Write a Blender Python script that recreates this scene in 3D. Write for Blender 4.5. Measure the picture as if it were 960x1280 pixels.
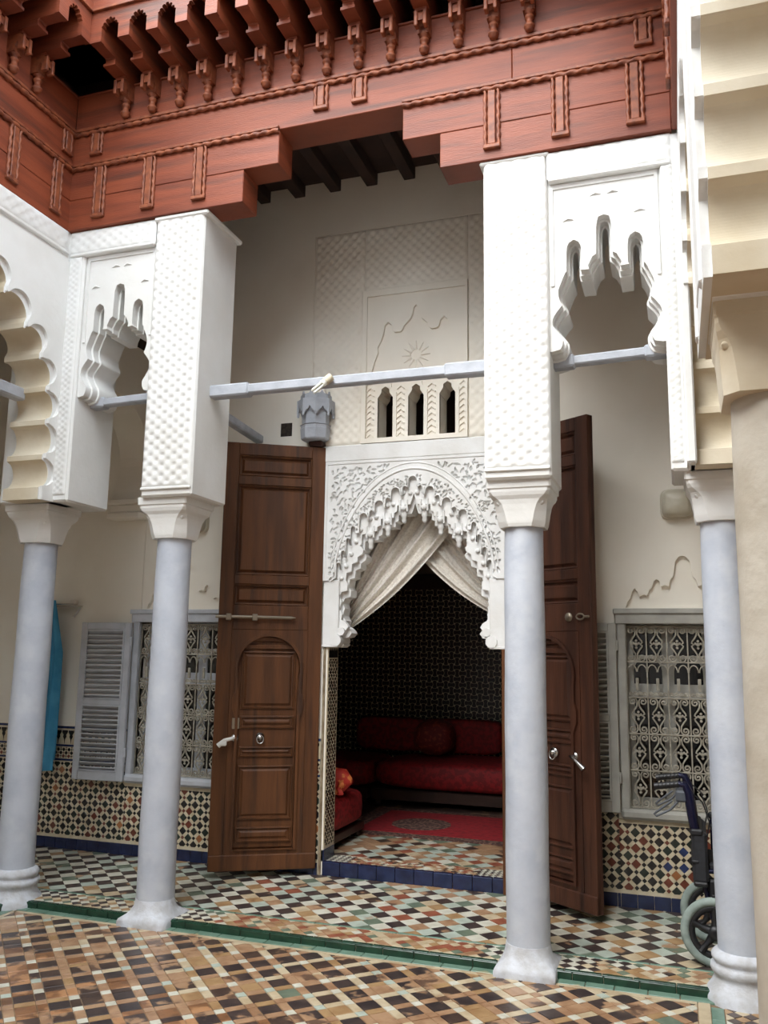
import bpy, bmesh, math, random
import numpy as np
from mathutils import Vector, Matrix
from mathutils.geometry import tessellate_polygon

random.seed(7)
for o in list(bpy.data.objects): bpy.data.objects.remove(o)
scene = bpy.context.scene
COL = scene.collection
pi = math.pi

# ------------------------------------------------------------------ camera
F, PITCH, YAW, ROLL = 1077.5, .162, .3277, .0151
cp, sp, cy, sy = math.cos(PITCH), math.sin(PITCH), math.cos(YAW), math.sin(YAW)
fwd = Vector((-sy*cp, cy*cp, sp)); rgt = Vector((cy, sy, 0)); upv = rgt.cross(fwd)
r2 = rgt*math.cos(ROLL) + upv*math.sin(ROLL); u2 = -rgt*math.sin(ROLL) + upv*math.cos(ROLL)
cam = bpy.data.cameras.new('camera'); camo = bpy.data.objects.new('camera', cam); COL.objects.link(camo)
cam.sensor_fit = 'VERTICAL'; cam.sensor_height = 24.0; cam.lens = F/1280*24.0; cam.clip_start = .02
mw = Matrix((r2, u2, -fwd)).transposed().to_4x4(); mw.translation = (0, 0, 1.55)
camo.matrix_world = mw
scene.camera = camo

# ------------------------------------------------------------------ sky, sun, exposure
world = bpy.data.worlds.new('sky'); scene.world = world; world.use_nodes = True
bg = world.node_tree.nodes['Background']
bg.inputs[0].default_value = (.86, .94, 1.0, 1); bg.inputs[1].default_value = 4.4
sun = bpy.data.lights.new('sun', 'SUN'); sun.energy = 3.8; sun.angle = math.radians(50); sun.color = (1, .97, .92)
suno = bpy.data.objects.new('sun', sun); COL.objects.link(suno)
suno.rotation_euler = Vector((.28, .80, -1.0)).to_track_quat('-Z', 'Y').to_euler()
vs = scene.view_settings
vs.view_transform = 'Standard'; vs.look = 'None'; vs.gamma = 1; vs.use_curve_mapping = False; vs.exposure = 0.45

# ------------------------------------------------------------------ helpers
def lin(c):
    return tuple(((x/255)/12.92 if x/255 <= .04045 else ((x/255+.055)/1.055)**2.4) for x in c)
MATS = {}
def M(name, col, col2=None, scale=4., lo=.4, hi=.65, rough=.6, bump=0., bscale=40., metal=0., detail=5., stretch=(1, 1, 1), alpha=1., trans=0., spec=.5, col3=None, sc3=30., lo3=.55, hi3=.7):
    if name in MATS: return MATS[name]
    m = bpy.data.materials.new(name); m.use_nodes = True; nt = m.node_tree; N = nt.nodes; L = nt.links
    b = N['Principled BSDF']; b.inputs['Roughness'].default_value = rough; b.inputs['Metallic'].default_value = metal
    b.inputs['Specular IOR Level'].default_value = spec
    b.inputs['Base Color'].default_value = (*lin(col), 1)
    if alpha < 1: b.inputs['Alpha'].default_value = alpha
    if trans: b.inputs['Transmission Weight'].default_value = trans
    geo = N.new('ShaderNodeNewGeometry'); mp = N.new('ShaderNodeMapping'); mp.inputs['Scale'].default_value = stretch
    L.new(geo.outputs['Position'], mp.inputs['Vector'])
    out = None
    def layer(prev, c, sc, lo_, hi_):
        n = N.new('ShaderNodeTexNoise'); n.inputs['Scale'].default_value = sc; n.inputs['Detail'].default_value = detail
        L.new(mp.outputs[0], n.inputs['Vector'])
        r = N.new('ShaderNodeMapRange'); r.inputs['From Min'].default_value = lo_; r.inputs['From Max'].default_value = hi_
        L.new(n.outputs['Fac'], r.inputs['Value'])
        x = N.new('ShaderNodeMix'); x.data_type = 'RGBA'
        L.new(r.outputs[0], x.inputs['Factor'])
        if prev is None: x.inputs['A'].default_value = (*lin(col), 1)
        else: L.new(prev, x.inputs['A'])
        x.inputs['B'].default_value = (*lin(c), 1)
        return x.outputs['Result']
    if col2: out = layer(None, col2, scale, lo, hi)
    if col3: out = layer(out, col3, sc3, lo3, hi3)
    if out: L.new(out, b.inputs['Base Color'])
    if bump:
        n = N.new('ShaderNodeTexNoise'); n.inputs['Scale'].default_value = bscale; n.inputs['Detail'].default_value = 6
        L.new(mp.outputs[0], n.inputs['Vector'])
        bp = N.new('ShaderNodeBump'); bp.inputs['Strength'].default_value = bump; bp.inputs['Distance'].default_value = .01
        L.new(n.outputs['Fac'], bp.inputs['Height']); L.new(bp.outputs[0], b.inputs['Normal'])
    MATS[name] = m
    return m

class MB:
    def __init__(s): s.v = []; s.f = []; s.m = []; s.sm = []
    def add(s, vs, fs, mi=0, smooth=False):
        o = len(s.v); s.v += [tuple(p) for p in vs]
        for q in fs: s.f.append([i+o for i in q]); s.m.append(mi); s.sm.append(smooth)
        return s
    def box(s, x0, x1, y0, y1, z0, z1, bev=0., mi=0):
        if x0 > x1: x0, x1 = x1, x0
        if y0 > y1: y0, y1 = y1, y0
        if z0 > z1: z0, z1 = z1, z0
        bev = min(bev, (x1-x0)*.45, (y1-y0)*.45, (z1-z0)*.45)
        if bev <= 0:
            s.add([(x, y, z) for x in (x0, x1) for y in (y0, y1) for z in (z0, z1)],
                  [(0, 1, 3, 2), (4, 6, 7, 5), (0, 4, 5, 1), (2, 3, 7, 6), (0, 2, 6, 4), (1, 5, 7, 3)], mi); return s
        vs = []; idx = {}
        for ix in (0, 1):
            for iy in (0, 1):
                for iz in (0, 1):
                    c = ((x0, x1)[ix], (y0, y1)[iy], (z0, z1)[iz]); d = (1-2*ix, 1-2*iy, 1-2*iz)
                    for a in range(3):
                        p = [c[k]+(0 if k == a else d[k]*bev) for k in range(3)]
                        idx[(ix, iy, iz, a)] = len(vs); vs.append(p)
        fs = []
        for a in range(3):
            b, c = [(1, 2), (0, 2), (0, 1)][a]
            for sd in (0, 1):
                q = []
                for (p, r) in ((0, 0), (1, 0), (1, 1), (0, 1)):
                    k = [0, 0, 0]; k[a] = sd; k[b] = p; k[c] = r; q.append(idx[(*k, a)])
                fs.append(q)
            for p in (0, 1):
                for r in (0, 1):
                    k0 = [0, 0, 0]; k0[b] = p; k0[c] = r; k1 = list(k0); k1[a] = 1
                    fs.append([idx[(*k0, b)], idx[(*k1, b)], idx[(*k1, c)], idx[(*k0, c)]])
        for k in [(i, j, l) for i in (0, 1) for j in (0, 1) for l in (0, 1)]:
            fs.append([idx[(*k, 0)], idx[(*k, 1)], idx[(*k, 2)]])
        s.add(vs, fs, mi); return s
    def prism(s, poly, d0, d1, plane='xz', holes=(), mi=0, smi=None):
        loops = [list(poly)] + [list(h) for h in holes]
        flat = [p for l in loops for p in l]
        tris = tessellate_polygon([[Vector((a, b, 0)) for a, b in l] for l in loops])
        def mapp(a, b, d):
            return {'xz': (a, d, b), 'yz': (d, a, b), 'xy': (a, b, d)}[plane]
        n = len(flat)
        vs = [mapp(a, b, d0) for a, b in flat] + [mapp(a, b, d1) for a, b in flat]
        fs = [tuple(t) for t in tris] + [tuple(i+n for i in reversed(t)) for t in tris]
        o = 0
        for l in loops:
            k = len(l)
            for i in range(k):
                j = (i+1) % k; fs.append((o+i, o+j, o+j+n, o+i+n))
            o += k
        if smi is None: s.add(vs, fs, mi)
        else: nc = 2*len(tris); o = len(s.f); s.add(vs, fs, mi); s.m[o+nc:] = [smi]*(len(s.m)-o-nc)
        return s
    def lathe(s, prof, c=(0, 0, 0), n=24, axis='z', mi=0, smooth=True, wob=0.):
        vs = []; k = len(prof)
        for i, (r, h) in enumerate(prof):
            for j in range(n):
                t = 2*pi*j/n; rr = r*(1+wob*math.sin(3*t+i*1.3)*.5+wob*math.sin(h*9+t))
                a, b = rr*math.cos(t), rr*math.sin(t)
                p = {'z': (a, b, h), 'y': (a, h, b), 'x': (h, a, b)}[axis]
                vs.append((c[0]+p[0], c[1]+p[1], c[2]+p[2]))
        fs = [(i*n+j, i*n+(j+1) % n, (i+1)*n+(j+1) % n, (i+1)*n+j) for i in range(k-1) for j in range(n)]
        s.add(vs, fs, mi, smooth)
        s.add(vs[:n], [tuple(reversed(range(n)))], mi); s.add(vs[-n:], [tuple(range(n))], mi)
        return s
    def tube(s, pts, r, n=6, mi=0, smooth=True, closed=False, flat=1.):
        P = [Vector(p) for p in pts]; k = len(P); R = r if isinstance(r, (list, tuple)) else [r]*k
        vs = []; up = Vector((0, 0, 1)); prev = None
        for i in range(k):
            a = P[i-1] if (i > 0 or closed) else P[i]; b = P[(i+1) % k] if (i < k-1 or closed) else P[i]
            t = (b-a).normalized()
            if prev is None:
                ref = up if abs(t.z) < .9 else Vector((1, 0, 0)); nx = t.cross(ref).normalized()
            else:
                nx = (prev - t*prev.dot(t)); nx = nx.normalized() if nx.length > 1e-6 else t.cross(up).normalized()
            prev = nx; ny = t.cross(nx)
            for j in range(n):
                q = 2*pi*j/n + pi/n
                vs.append(P[i]+nx*(R[i]*math.cos(q))+ny*(R[i]*math.sin(q)*flat))
        fs = [(i*n+j, i*n+(j+1) % n, ((i+1) % k)*n+(j+1) % n, ((i+1) % k)*n+j) for i in range(k if closed else k-1) for j in range(n)]
        s.add(vs, fs, mi, smooth)
        if not closed: s.add(vs[:n], [tuple(reversed(range(n)))], mi); s.add(vs[-n:], [tuple(range(n))], mi)
        return s
    def grid(s, fn, nu, nv, mi=0, smooth=True, skip=None, closeu=False):
        vs = [fn(i/nu, j/nv) for j in range(nv+1) for i in range(nu+1)]
        fs = []
        for j in range(nv):
            for i in range(nu):
                if skip and skip((i+.5)/nu, (j+.5)/nv): continue
                a = j*(nu+1)+i; fs.append((a, a+1, a+nu+2, a+nu+1))
        s.add(vs, fs, mi, smooth); return s
    def loft(s, secs, mi=0, smooth=False):
        n = len(secs[0]); vs = [p for q in secs for p in q]
        fs = [(i*n+j, i*n+(j+1) % n, (i+1)*n+(j+1) % n, (i+1)*n+j) for i in range(len(secs)-1) for j in range(n)]
        s.add(vs, fs, mi, smooth); s.add(secs[0], [tuple(reversed(range(n)))], mi); s.add(secs[-1], [tuple(range(n))], mi)
        return s
    def xf(s, mat, start=0):
        for i in range(start, len(s.v)): s.v[i] = tuple(mat @ Vector(s.v[i]))
        return s
    def mesh(s, name, mats, normals=True):
        me = bpy.data.meshes.new(name); me.from_pydata(s.v, [], s.f)
        for m in (mats if isinstance(mats, (list, tuple)) else [mats]): me.materials.append(m)
        me.polygons.foreach_set('material_index', s.m); me.polygons.foreach_set('use_smooth', s.sm)
        if normals:
            bm = bmesh.new(); bm.from_mesh(me); bmesh.ops.recalc_face_normals(bm, faces=bm.faces); bm.to_mesh(me); bm.free()
        me.update(); return me
    def build(s, name, mats, parent=None, **k):
        return link(name, s.mesh(name, mats), parent, **k)

WM = {}
def wm(o): return WM.get(o.name, Matrix.Identity(4))
def link(name, me, parent=None, local=False, **k):
    o = bpy.data.objects.new(name, me); COL.objects.link(o)
    if parent is not None:
        o.parent = parent
        if not local and parent.name in WM: o.matrix_parent_inverse = WM[parent.name].inverted()
        elif local and parent.name in WM: pass
    tag(o, **k); return o
def tag(o, label=None, cat=None, group=None, kind=None):
    if label: o['label'] = label
    if cat: o['category'] = cat
    if group: o['group'] = group
    if kind: o['kind'] = kind
    return o
def empty(name, loc=(0, 0, 0), rz=0., **k):
    o = bpy.data.objects.new(name, None); COL.objects.link(o); o.location = loc; o.rotation_euler = (0, 0, rz)
    o.empty_display_size = .1
    WM[o.name] = Matrix.Translation(loc) @ Matrix.Rotation(rz, 4, 'Z')
    tag(o, **k); return o
def local_child(name, me, parent): # mesh already in the parent's own coordinates
    o = bpy.data.objects.new(name, me); COL.objects.link(o); o.parent = parent; return o
def setmat(o, m):
    o.material_slots[0].link = 'OBJECT'; o.material_slots[0].material = m

# ------------------------------------------------------------------ materials
plaster = M('white_plaster', (225, 225, 223), (217, 216, 212), scale=2.5, rough=.75, bump=.25, bscale=22)
stucco = M('carved_stucco', (232, 232, 231), (222, 221, 218), scale=5, rough=.8, bump=.15, bscale=40)
cream = M('cream_wall_paint', (240, 234, 222), (232, 224, 210), scale=1.6, rough=.8, bump=.12, bscale=12)
beigeplaster = M('beige_plaster', (222, 208, 182), (205, 188, 158), scale=3, rough=.8, bump=.3, bscale=18)
colpaint = M('blue_grey_column_paint', (186, 191, 201), (172, 178, 190), scale=5, rough=.5, bump=.3, bscale=26, col3=(194, 198, 205), sc3=9, lo3=.5, hi3=.8)
colbeige = M('beige_grey_column_paint', (190, 182, 168), (172, 162, 146), scale=6, rough=.55, bump=.35, bscale=26)
basepaint = M('chalky_base_paint', (200, 203, 210), (180, 180, 182), scale=14, rough=.7, bump=.6, bscale=30)
greybeam = M('grey_beam_paint', (172, 176, 184), (156, 160, 168), scale=9, rough=.6, bump=.2, bscale=40)
wood = M('red_cedar', (134, 65, 38), (108, 49, 29), scale=3.0, lo=.4, hi=.7, rough=.55, bump=.25, bscale=30, stretch=(.5, .5, 6), col3=(84, 43, 29), sc3=2.2, lo3=.56, hi3=.72)
woodtrim = M('cedar_trim', (144, 80, 50), (106, 54, 35), scale=20, rough=.55, bump=.2)
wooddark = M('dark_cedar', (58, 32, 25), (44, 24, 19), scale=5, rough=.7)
ceilwood = M('smoky_ceiling_wood', (58, 40, 34), (44, 31, 28), scale=5, rough=.8)
doorwood = M('brown_door_wood', (97, 60, 34), (74, 45, 26), scale=2.2, rough=.5, bump=.25, bscale=24, stretch=(6, 6, .5), col3=(62, 40, 28), sc3=3, lo3=.55, hi3=.7, spec=.3)
doorwood2 = M('red_brown_door_wood', (80, 48, 34), (60, 36, 27), scale=2.2, rough=.5, bump=.25, bscale=24, stretch=(6, 6, .5), col3=(46, 27, 21), sc3=3, lo3=.55, hi3=.7, spec=.3)
greypaint = M('grey_joinery_paint', (188, 191, 198), (174, 177, 183), scale=8, rough=.55, bump=.1)
greypaint2 = M('grey_shutter_paint', (168, 166, 158), (152, 150, 143), scale=8, rough=.55, bump=.1)
iron = M('painted_iron', (166, 160, 146), (136, 130, 117), scale=25, rough=.55)
glassdark = M('dark_window_glass', (14, 15, 17), rough=.12, spec=.6)
chrome = M('chrome', (200, 200, 200), rough=.25, metal=1.)
whitecloth = M('white_plastic_handle', (225, 224, 220), rough=.5)
brass = M('dull_metal', (150, 140, 125), rough=.4, metal=.8)
grout = M('grout', (150, 128, 102), (120, 98, 76), scale=20, rough=.9, bump=.3)
groutw = M('pale_grout', (176, 164, 142), (150, 138, 118), scale=20, rough=.9)
WORN = (164, 130, 100)
def tilemat(n, c, c2=None, wear=.58, worn=WORN, rough=.35):
    return M('tile_'+n, c, c2 or tuple(max(0, x-14) for x in c), scale=14, rough=rough, col3=worn, sc3=6., lo3=wear, hi3=wear+.05, bump=.12, bscale=30)
tm = dict(
    dark=tilemat('dark', (54, 46, 46), (74, 62, 58), .60), dark2=tilemat('dark_brown', (78, 62, 54), (60, 46, 42), .56),
    terra=tilemat('terracotta', (170, 136, 106), (148, 112, 84), .59, (100, 76, 62)), ochre=tilemat('ochre', (168, 136, 98), (150, 116, 80), .62, (124, 88, 60)),
    beige=tilemat('beige', (196, 180, 152), (178, 158, 128), .62), white=tilemat('white', (206, 204, 190), (190, 186, 170), .66, (170, 140, 108)),
    green=tilemat('green', (110, 122, 104), (94, 106, 92), .62), pgreen=tilemat('pale_green', (178, 188, 176), (164, 172, 160), .66),
    red=tilemat('brick_red', (150, 90, 68), (132, 76, 58), .64), brownworn=tilemat('worn_brown', (138, 96, 64), (104, 72, 50), .5, (176, 130, 92)),
    turq=tilemat('turquoise', (110, 138, 122), (94, 122, 106), .64, (150, 150, 120)), dgreen=tilemat('dark_green', (30, 62, 46), (22, 48, 36), .66, (120, 110, 80), rough=.25),
    blue=tilemat('cobalt', (34, 43, 76), (27, 33, 60), .72, (80, 80, 90), rough=.22))
zm = dict(k=M('zellij_black', (34, 32, 33), (48, 44, 42), scale=20, rough=.25), g=M('zellij_green_black', (44, 52, 46), (32, 38, 34), scale=20, rough=.25),
          r=M('zellij_red', (112, 58, 42), (94, 46, 34), scale=20, rough=.3), b=M('zellij_blue', (44, 58, 98), (36, 46, 80), scale=20, rough=.25),
          w=M('zellij_ivory', (212, 200, 174), (198, 182, 152), scale=20, rough=.35), o=M('zellij_ochre', (160, 104, 62), (136, 84, 50), scale=20, rough=.3))
redcloth = M('red_brocade', (150, 26, 30), (118, 18, 22), scale=26, lo=.45, hi=.55, rough=.7, bump=.2, bscale=60)
redcloth2 = M('red_orange_print', (188, 48, 36), (214, 120, 60), scale=16, lo=.52, hi=.56, rough=.7)
rugm = M('red_rug', (146, 20, 30), (120, 14, 22), scale=20, rough=.95, bump=.3)
rugb = M('rug_border', (70, 44, 40), (120, 90, 76), scale=30, lo=.5, hi=.55, rough=.95)
darkwood = M('dark_sofa_wood', (58, 38, 30), (44, 28, 22), scale=6, rough=.4)
curtm = M('lace_curtain', (228, 222, 212), (212, 205, 194), scale=60, lo=.5, hi=.58, rough=.85, detail=8)
towelm = M('blue_towel', (74, 146, 180), (56, 128, 166), scale=6, rough=.95, bump=.4, bscale=120)
blackp = M('black_plastic', (24, 24, 27), rough=.45); blackcloth = M('black_nylon', (26, 27, 31), (36, 37, 42), scale=50, rough=.7)
bluemetal = M('dark_blue_frame', (22, 23, 50), rough=.25, metal=.4); tyre = M('grey_green_tyre', (138, 150, 144), (120, 132, 126), scale=20, rough=.8)

# ================================================================== STRUCTURE
YA, YB, YW = 4.5, 4.93, 5.93          # arcade front and back faces, gallery back wall
ZC, ZT, ZCEIL = 2.48, 4.335, 5.29     # capital top, arcade top, gallery ceiling
XL, XR = -3.81, .07                   # court faces of the side arcades

# ---- polygon clipping and lozenge lattices for the tilework
def clip(poly, x0, x1, y0, y1):
    for (ax, s, v) in ((0, 1, x0), (0, -1, x1), (1, 1, y0), (1, -1, y1)):
        out = []
        for i in range(len(poly)):
            p, q = poly[i-1], poly[i]; dp, dq = s*(p[ax]-v), s*(q[ax]-v)
            if (dp >= 0) != (dq >= 0):
                t = dp/(dp-dq); out.append((p[0]+t*(q[0]-p[0]), p[1]+t*(q[1]-p[1])))
            if dq >= 0: out.append(q)
        poly = out
        if len(poly) < 3: return []
    return poly
S2 = math.sqrt(.5)
def rect45(cx, cy, a, b):
    e1 = (S2, S2); e2 = (-S2, S2)
    return [(cx+e1[0]*u*a/2+e2[0]*v*b/2, cy+e1[1]*u*a/2+e2[1]*v*b/2) for u, v in ((-1, -1), (1, -1), (1, 1), (-1, 1))]
def lattice(x0, x1, y0, y1, p, a, ox, oy, gap):
    """pieces of a diagonal lattice: big squares, strips between them, small squares at the crossings"""
    b = p-a; out = []; n = int(((x1-x0)+(y1-y0))/p)+4
    ci = int((( (x0+x1)/2-ox)+((y0+y1)/2-oy))*S2/p); cj = int((-((x0+x1)/2-ox)+((y0+y1)/2-oy))*S2/p)
    for i in range(ci-n, ci+n):
        for j in range(cj-n, cj+n):
            cx = ox+(i-j)*p*S2; cy_ = oy+(i+j)*p*S2
            if not (x0-p < cx < x1+p and y0-p < cy_ < y1+p): continue
            its = [('square', cx, cy_, a-gap, a-gap)]
            if b > .004:
                its += [('strip_e', cx+p/2*S2, cy_+p/2*S2, b-gap, a-gap), ('strip_n', cx-p/2*S2, cy_+p/2*S2, a-gap, b-gap), ('small', cx, cy_+p*S2, b-gap, b-gap)]
            for k, x, y, w, h in its:
                q = rect45(x, y, w, h); c = clip(q, x0, x1, y0, y1)
                if len(c) < 3: continue
                full = all(x0 <= u <= x1 and y0 <= v <= y1 for u, v in q)
                out.append((k, i, j, x, y, w, h, c, full))
    return out
def slab(mb, poly, h, mp, mi=0, base=-.004, inset=.0015):
    """a tile: flat top with a small bevel, standing h proud of the bed"""
    n = len(poly); cx = sum(p[0] for p in poly)/n; cy_ = sum(p[1] for p in poly)/n
    def ins(p):
        d = math.hypot(p[0]-cx, p[1]-cy_) or 1; k = max(0, 1-inset*1.4/d); return (cx+(p[0]-cx)*k, cy_+(p[1]-cy_)*k)
    vs = [mp(*p, base) for p in poly]+[mp(*p, h*.5) for p in poly]+[mp(*ins(p), h) for p in poly]
    fs = [tuple(range(2*n, 3*n))]
    for r in (0, n): fs += [(r+i, r+(i+1) % n, r+n+(i+1) % n, r+n+i) for i in range(n)]
    mb.add(vs, fs, mi)
def tilework(parent, pieces, colour, mp, h, limits, rank, names, jitter=.0012):
    """pieces of one kind up to limits[kind] become objects sharing one mesh, all others one joined stuff mesh"""
    bykind = {}
    for pc in pieces: bykind.setdefault(pc[0], []).append(pc)
    stuff = MB(); smats = []
    for k, lst in bykind.items():
        lst.sort(key=lambda q: (not q[8], rank(q[3], q[4])))
        lim = limits.get(k, 0); proto = None
        for n, (kk, i, j, x, y, w, hh, c, full) in enumerate(lst):
            m = colour(k, i, j, x, y)
            if n < lim and full:
                if proto is None:
                    t = MB(); slab(t, rect45(0, 0, w, hh), h, lambda a, b, d: tuple(Vector(mp(a, b, d))-Vector(mp(0, 0, 0))))
                    proto = t.mesh(names[k], m)
                o = bpy.data.objects.new(names[k], proto); COL.objects.link(o); o.parent = parent
                o.location = mp(x, y, random.uniform(-jitter, jitter)); setmat(o, m)
            else:
                if m not in smats: smats.append(m)
                slab(stuff, c, h+random.uniform(-jitter, jitter), mp, smats.index(m))
    if stuff.v: stuff.build('small_tiles', smats, parent, kind='stuff')

def fmap(z0): return lambda a, b, d: (a, b, z0+d)
def wmap(y0): return lambda a, b, d: (a, y0-d, b)
rank_cam = lambda x, y: math.hypot(x, y)

# ---- court floor
ZF = -.04
floor_c = MB().box(-3.98, 1.9, -2.6, 4.66, -.3, ZF-.003).build('floor_court', grout, label='worn diagonal mosaic tile floor of the open courtyard', cat='floor', kind='structure')
def court_col(k, i, j, x, y):
    rnd = random.random()
    depth = (4.56-y) + max(0, -x-2.2)*.35          # wear grows away from the border
    if k == 'square':
        if rnd < .56-.16*depth: return tm['dark']
        if rnd < .78-.08*depth: return tm['dark2']
        if depth > .8 and rnd > .5: return tm['brownworn']
        return tm['terra'] if rnd < .9 else tm['green'] if rnd > .96 else tm['ochre']
    if k == 'small': return tm['white'] if rnd < .55 else tm['pgreen'] if rnd < .75 else tm['terra']
    if depth > .85 and rnd < .5: return random.choice([tm['brownworn'], tm['dark2'], tm['brownworn']])
    return tm['beige'] if rnd < .42-.18*depth else tm['terra'] if rnd < .86 else tm['ochre']
def in_view(x, y): # distance rank, pieces outside the photograph last
    u = r2.dot(Vector((x, y, -1.6))); v = fwd.dot(Vector((x, y, -1.6))); w = u2.dot(Vector((x, y, -1.6)))
    if v < .3: return 99
    px = 480+F*u/v; py = 640-F*w/v
    return math.hypot(x, y)+(0 if -20 < px < 980 and py < 1300 else 50)
pcs = lattice(-3.88, 0.02, 2.2, 4.56, .1414, .093, -1.6, 4.21, .004)
tilework(floor_c, pcs, court_col, fmap(ZF), .003, dict(square=300, strip_e=300, strip_n=300, small=300), in_view, dict(square='tile', strip_e='strip_tile', strip_n='strip_tile', small='corner_tile'))
MB().box(-3.97, 0.02, -2.6, 2.2, -.2, ZF).box(.02, 1.9, -2.6, 3.6, -.2, ZF).build('worn_paving', tm['terra'], floor_c)
# border strips along the step: turquoise tiles, a beige line
x = -3.97
while x < .12:
    w = random.uniform(.13, .16); MB().box(x+.002, min(x+w, .14)-.002, 4.593, 4.658, ZF-.01, ZF+.004+random.uniform(0, .002), .002).build('border_tile', tm['turq'], floor_c); x += w
MB().box(-3.90, .02, 4.562, 4.591, ZF-.01, ZF+.003).build('border_line', tm['beige'], floor_c)
y = 2.2
while y < 4.58:
    MB().box(-3.968, -3.912, y+.002, min(y+.15, 4.59)-.002, ZF-.01, ZF+.004, .002).build('border_tile', tm['turq'], floor_c); y += .15
MB().box(-3.91, -3.882, 2.2, 4.59, ZF-.01, ZF+.003).build('border_line', tm['beige'], floor_c)
y = 2.3
while y < 4.55:  # the border turns towards the viewer beside the right columns
    MB().box(.08, .135, y+.002, min(y+.15, 4.59)-.002, ZF-.01, ZF+.004, .002).build('border_tile', tm['turq'], floor_c); y += .15
MB().box(.025, .077, 2.3, 4.59, ZF-.01, ZF+.003).build('border_line', tm['beige'], floor_c)
pcs = lattice(.14, .6, 3.4, 4.62, .05, .05, 0, 0, .002)
tilework(floor_c, pcs, lambda k, i, j, x, y: tm['dark2'] if (i+j) % 2 else random.choice([tm['beige'], tm['white'], tm['ochre']]), fmap(ZF), .003, {}, rank_cam, {})

# ---- gallery floor, one low step up
floor_g = MB().box(-5.6, 1.9, 4.66, 6.2, -.3, -.004).box(-5.6, -3.98, -2.6, 4.66, -.3, -.004).box(.55, 1.9, 3.6, 4.66, -.3, -.004).build('floor', groutw, label='gallery floor of diagonal black and white checker tiles behind the columns', cat='floor', kind='structure')
def gal_col(k, i, j, x, y):
    r = random.random(); mid = math.exp(-((x+1.75)/.6)**2)
    if (i+j) % 2 == 0: return tm['white'] if r < .5 else tm['pgreen'] if r < .82 else tm['beige']
    if r < .55*mid: return random.choice([tm['red'], tm['terra'], tm['terra'], tm['dark2']])
    return tm['dark'] if r < .74 else tm['green'] if r < .86 else tm['ochre']
pcs = lattice(-5.5, .9, 4.925, 5.93, .099, .099, -1.68, 5.41, .003)
tilework(floor_g, pcs, gal_col, fmap(0), .002, dict(square=300), in_view, dict(square='tile'))
def strip_col(k, i, j, x, y):
    r = random.random()
    if -2.6 < x < -1.05 and r < .6: return random.choice([tm['terra'], tm['red'], tm['beige']])
    if x > -.45 and r < .45: return random.choice([tm['terra'], tm['ochre'], tm['beige']])
    if (i+j) % 2 == 0: return tm['white'] if r < .7 else tm['beige']
    return tm['dark'] if r < .6 else tm['green'] if (r < .75 or x > -1.2) else tm['ochre']
pcs = lattice(-4.3, .6, 4.69, 4.90, .05, .05, 0, 4.7, .002)
tilework(floor_g, pcs, strip_col, fmap(0), .002, {}, rank_cam, {})
for (ya, yb, nm, mt) in ((4.90, 4.924, 'green_line', 'turq'), (4.66, 4.688, 'nosing_tile', 'dgreen')):
    x = -4.3
    while x < .15:
        w = random.uniform(.14, .2); MB().box(x+.002, min(x+w, .17)-.002, ya, yb, -.01, .003, .002).build(nm, tm[mt], floor_g); x += w
y = 2.2
while y < 4.64: # the step turns along the left arcade
    y1_ = min(y+.17, 4.66)
    MB().box(-3.982, -3.970, y+.0015, y1_-.0015, ZF, .0, .003).build('riser_tile', tm['dgreen'], floor_g)
    MB().box(-4.008, -3.98, y+.0015, y1_-.0015, -.01, .003, .002).build('nosing_tile', tm['dgreen'], floor_g); y += .17
pcs = lattice(-5.5, -4.02, 2.4, 4.655, .099, .099, -1.68, 5.41, .003) + lattice(-5.5, -4.31, 4.655, 4.925, .099, .099, -1.68, 5.41, .003)
tilework(floor_g, pcs, gal_col, fmap(0), .002, {}, in_view, {})
x = -3.985
while x < .15: # riser
    w = random.uniform(.14, .19); MB().box(x+.0015, min(x+w, .17)-.0015, 4.648+random.uniform(0, .003), 4.662, ZF, .0, .003).build('riser_tile', tm['dgreen'], floor_g); x += w

# ---- back wall of the gallery with doorway, windows and three slits
DX0, DX1, DC = -2.435, -1.14, -1.79
WINS = [(-4.035, -3.273), (-.325, .437)]; WZ0, WZ1 = .60, 1.76
def rct(x0, x1, z0, z1): return [(x0, z0), (x1, z0), (x1, z1), (x0, z1)]
def slit(xc, w=.12, z0=3.10, z1=3.53):
    h = w/2; return [(xc-h, z0), (xc+h, z0), (xc+h, z1-.09), (xc+h*.55, z1-.05), (xc+h*.5, z1-.02), (xc, z1), (xc-h*.5, z1-.02), (xc-h*.55, z1-.05), (xc-h, z1-.09)]
SL = [-2.015, -1.775, -1.535]
outer = [(-5.6, -.1), (DX0, -.1), (DX0, 1.6), (-2.42, 1.62), (-2.42, 2.9), (-1.16, 2.9), (-1.16, 1.62), (DX1, 1.6), (DX1, -.1), (1.9, -.1), (1.9, ZCEIL), (-5.6, ZCEIL)]
def lobe_poly(xc):
    base = [(xc+x, 1.87+z) for x, z in [(-.365, .0), (-.352, .04), (-.335, .055), (-.325, .10), (-.305, .125), (-.285, .10), (-.275, .075), (-.25, .085), (-.225, .075), (-.215, .115), (-.195, .13), (-.182, .17), (-.165, .185), (-.148, .17), (-.140, .135), (-.115, .145), (-.090, .135), (-.080, .18), (-.060, .20), (-.045, .30), (-.02, .33), (0, .335)]]
    return base + [(2*xc-x, z) for x, z in reversed(base[:-1])]
LOB = [.045, -3.63]
wall_b = MB().prism(outer, YW, YW+.2, 'xz', holes=[lobe_poly(c) for c in LOB]+[rct(a, b, WZ0, WZ1) for a, b in WINS]+[slit(c) for c in SL]).build('wall_back', cream, label='cream painted back wall of the gallery around the doorway', cat='wall', kind='structure')
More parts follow.
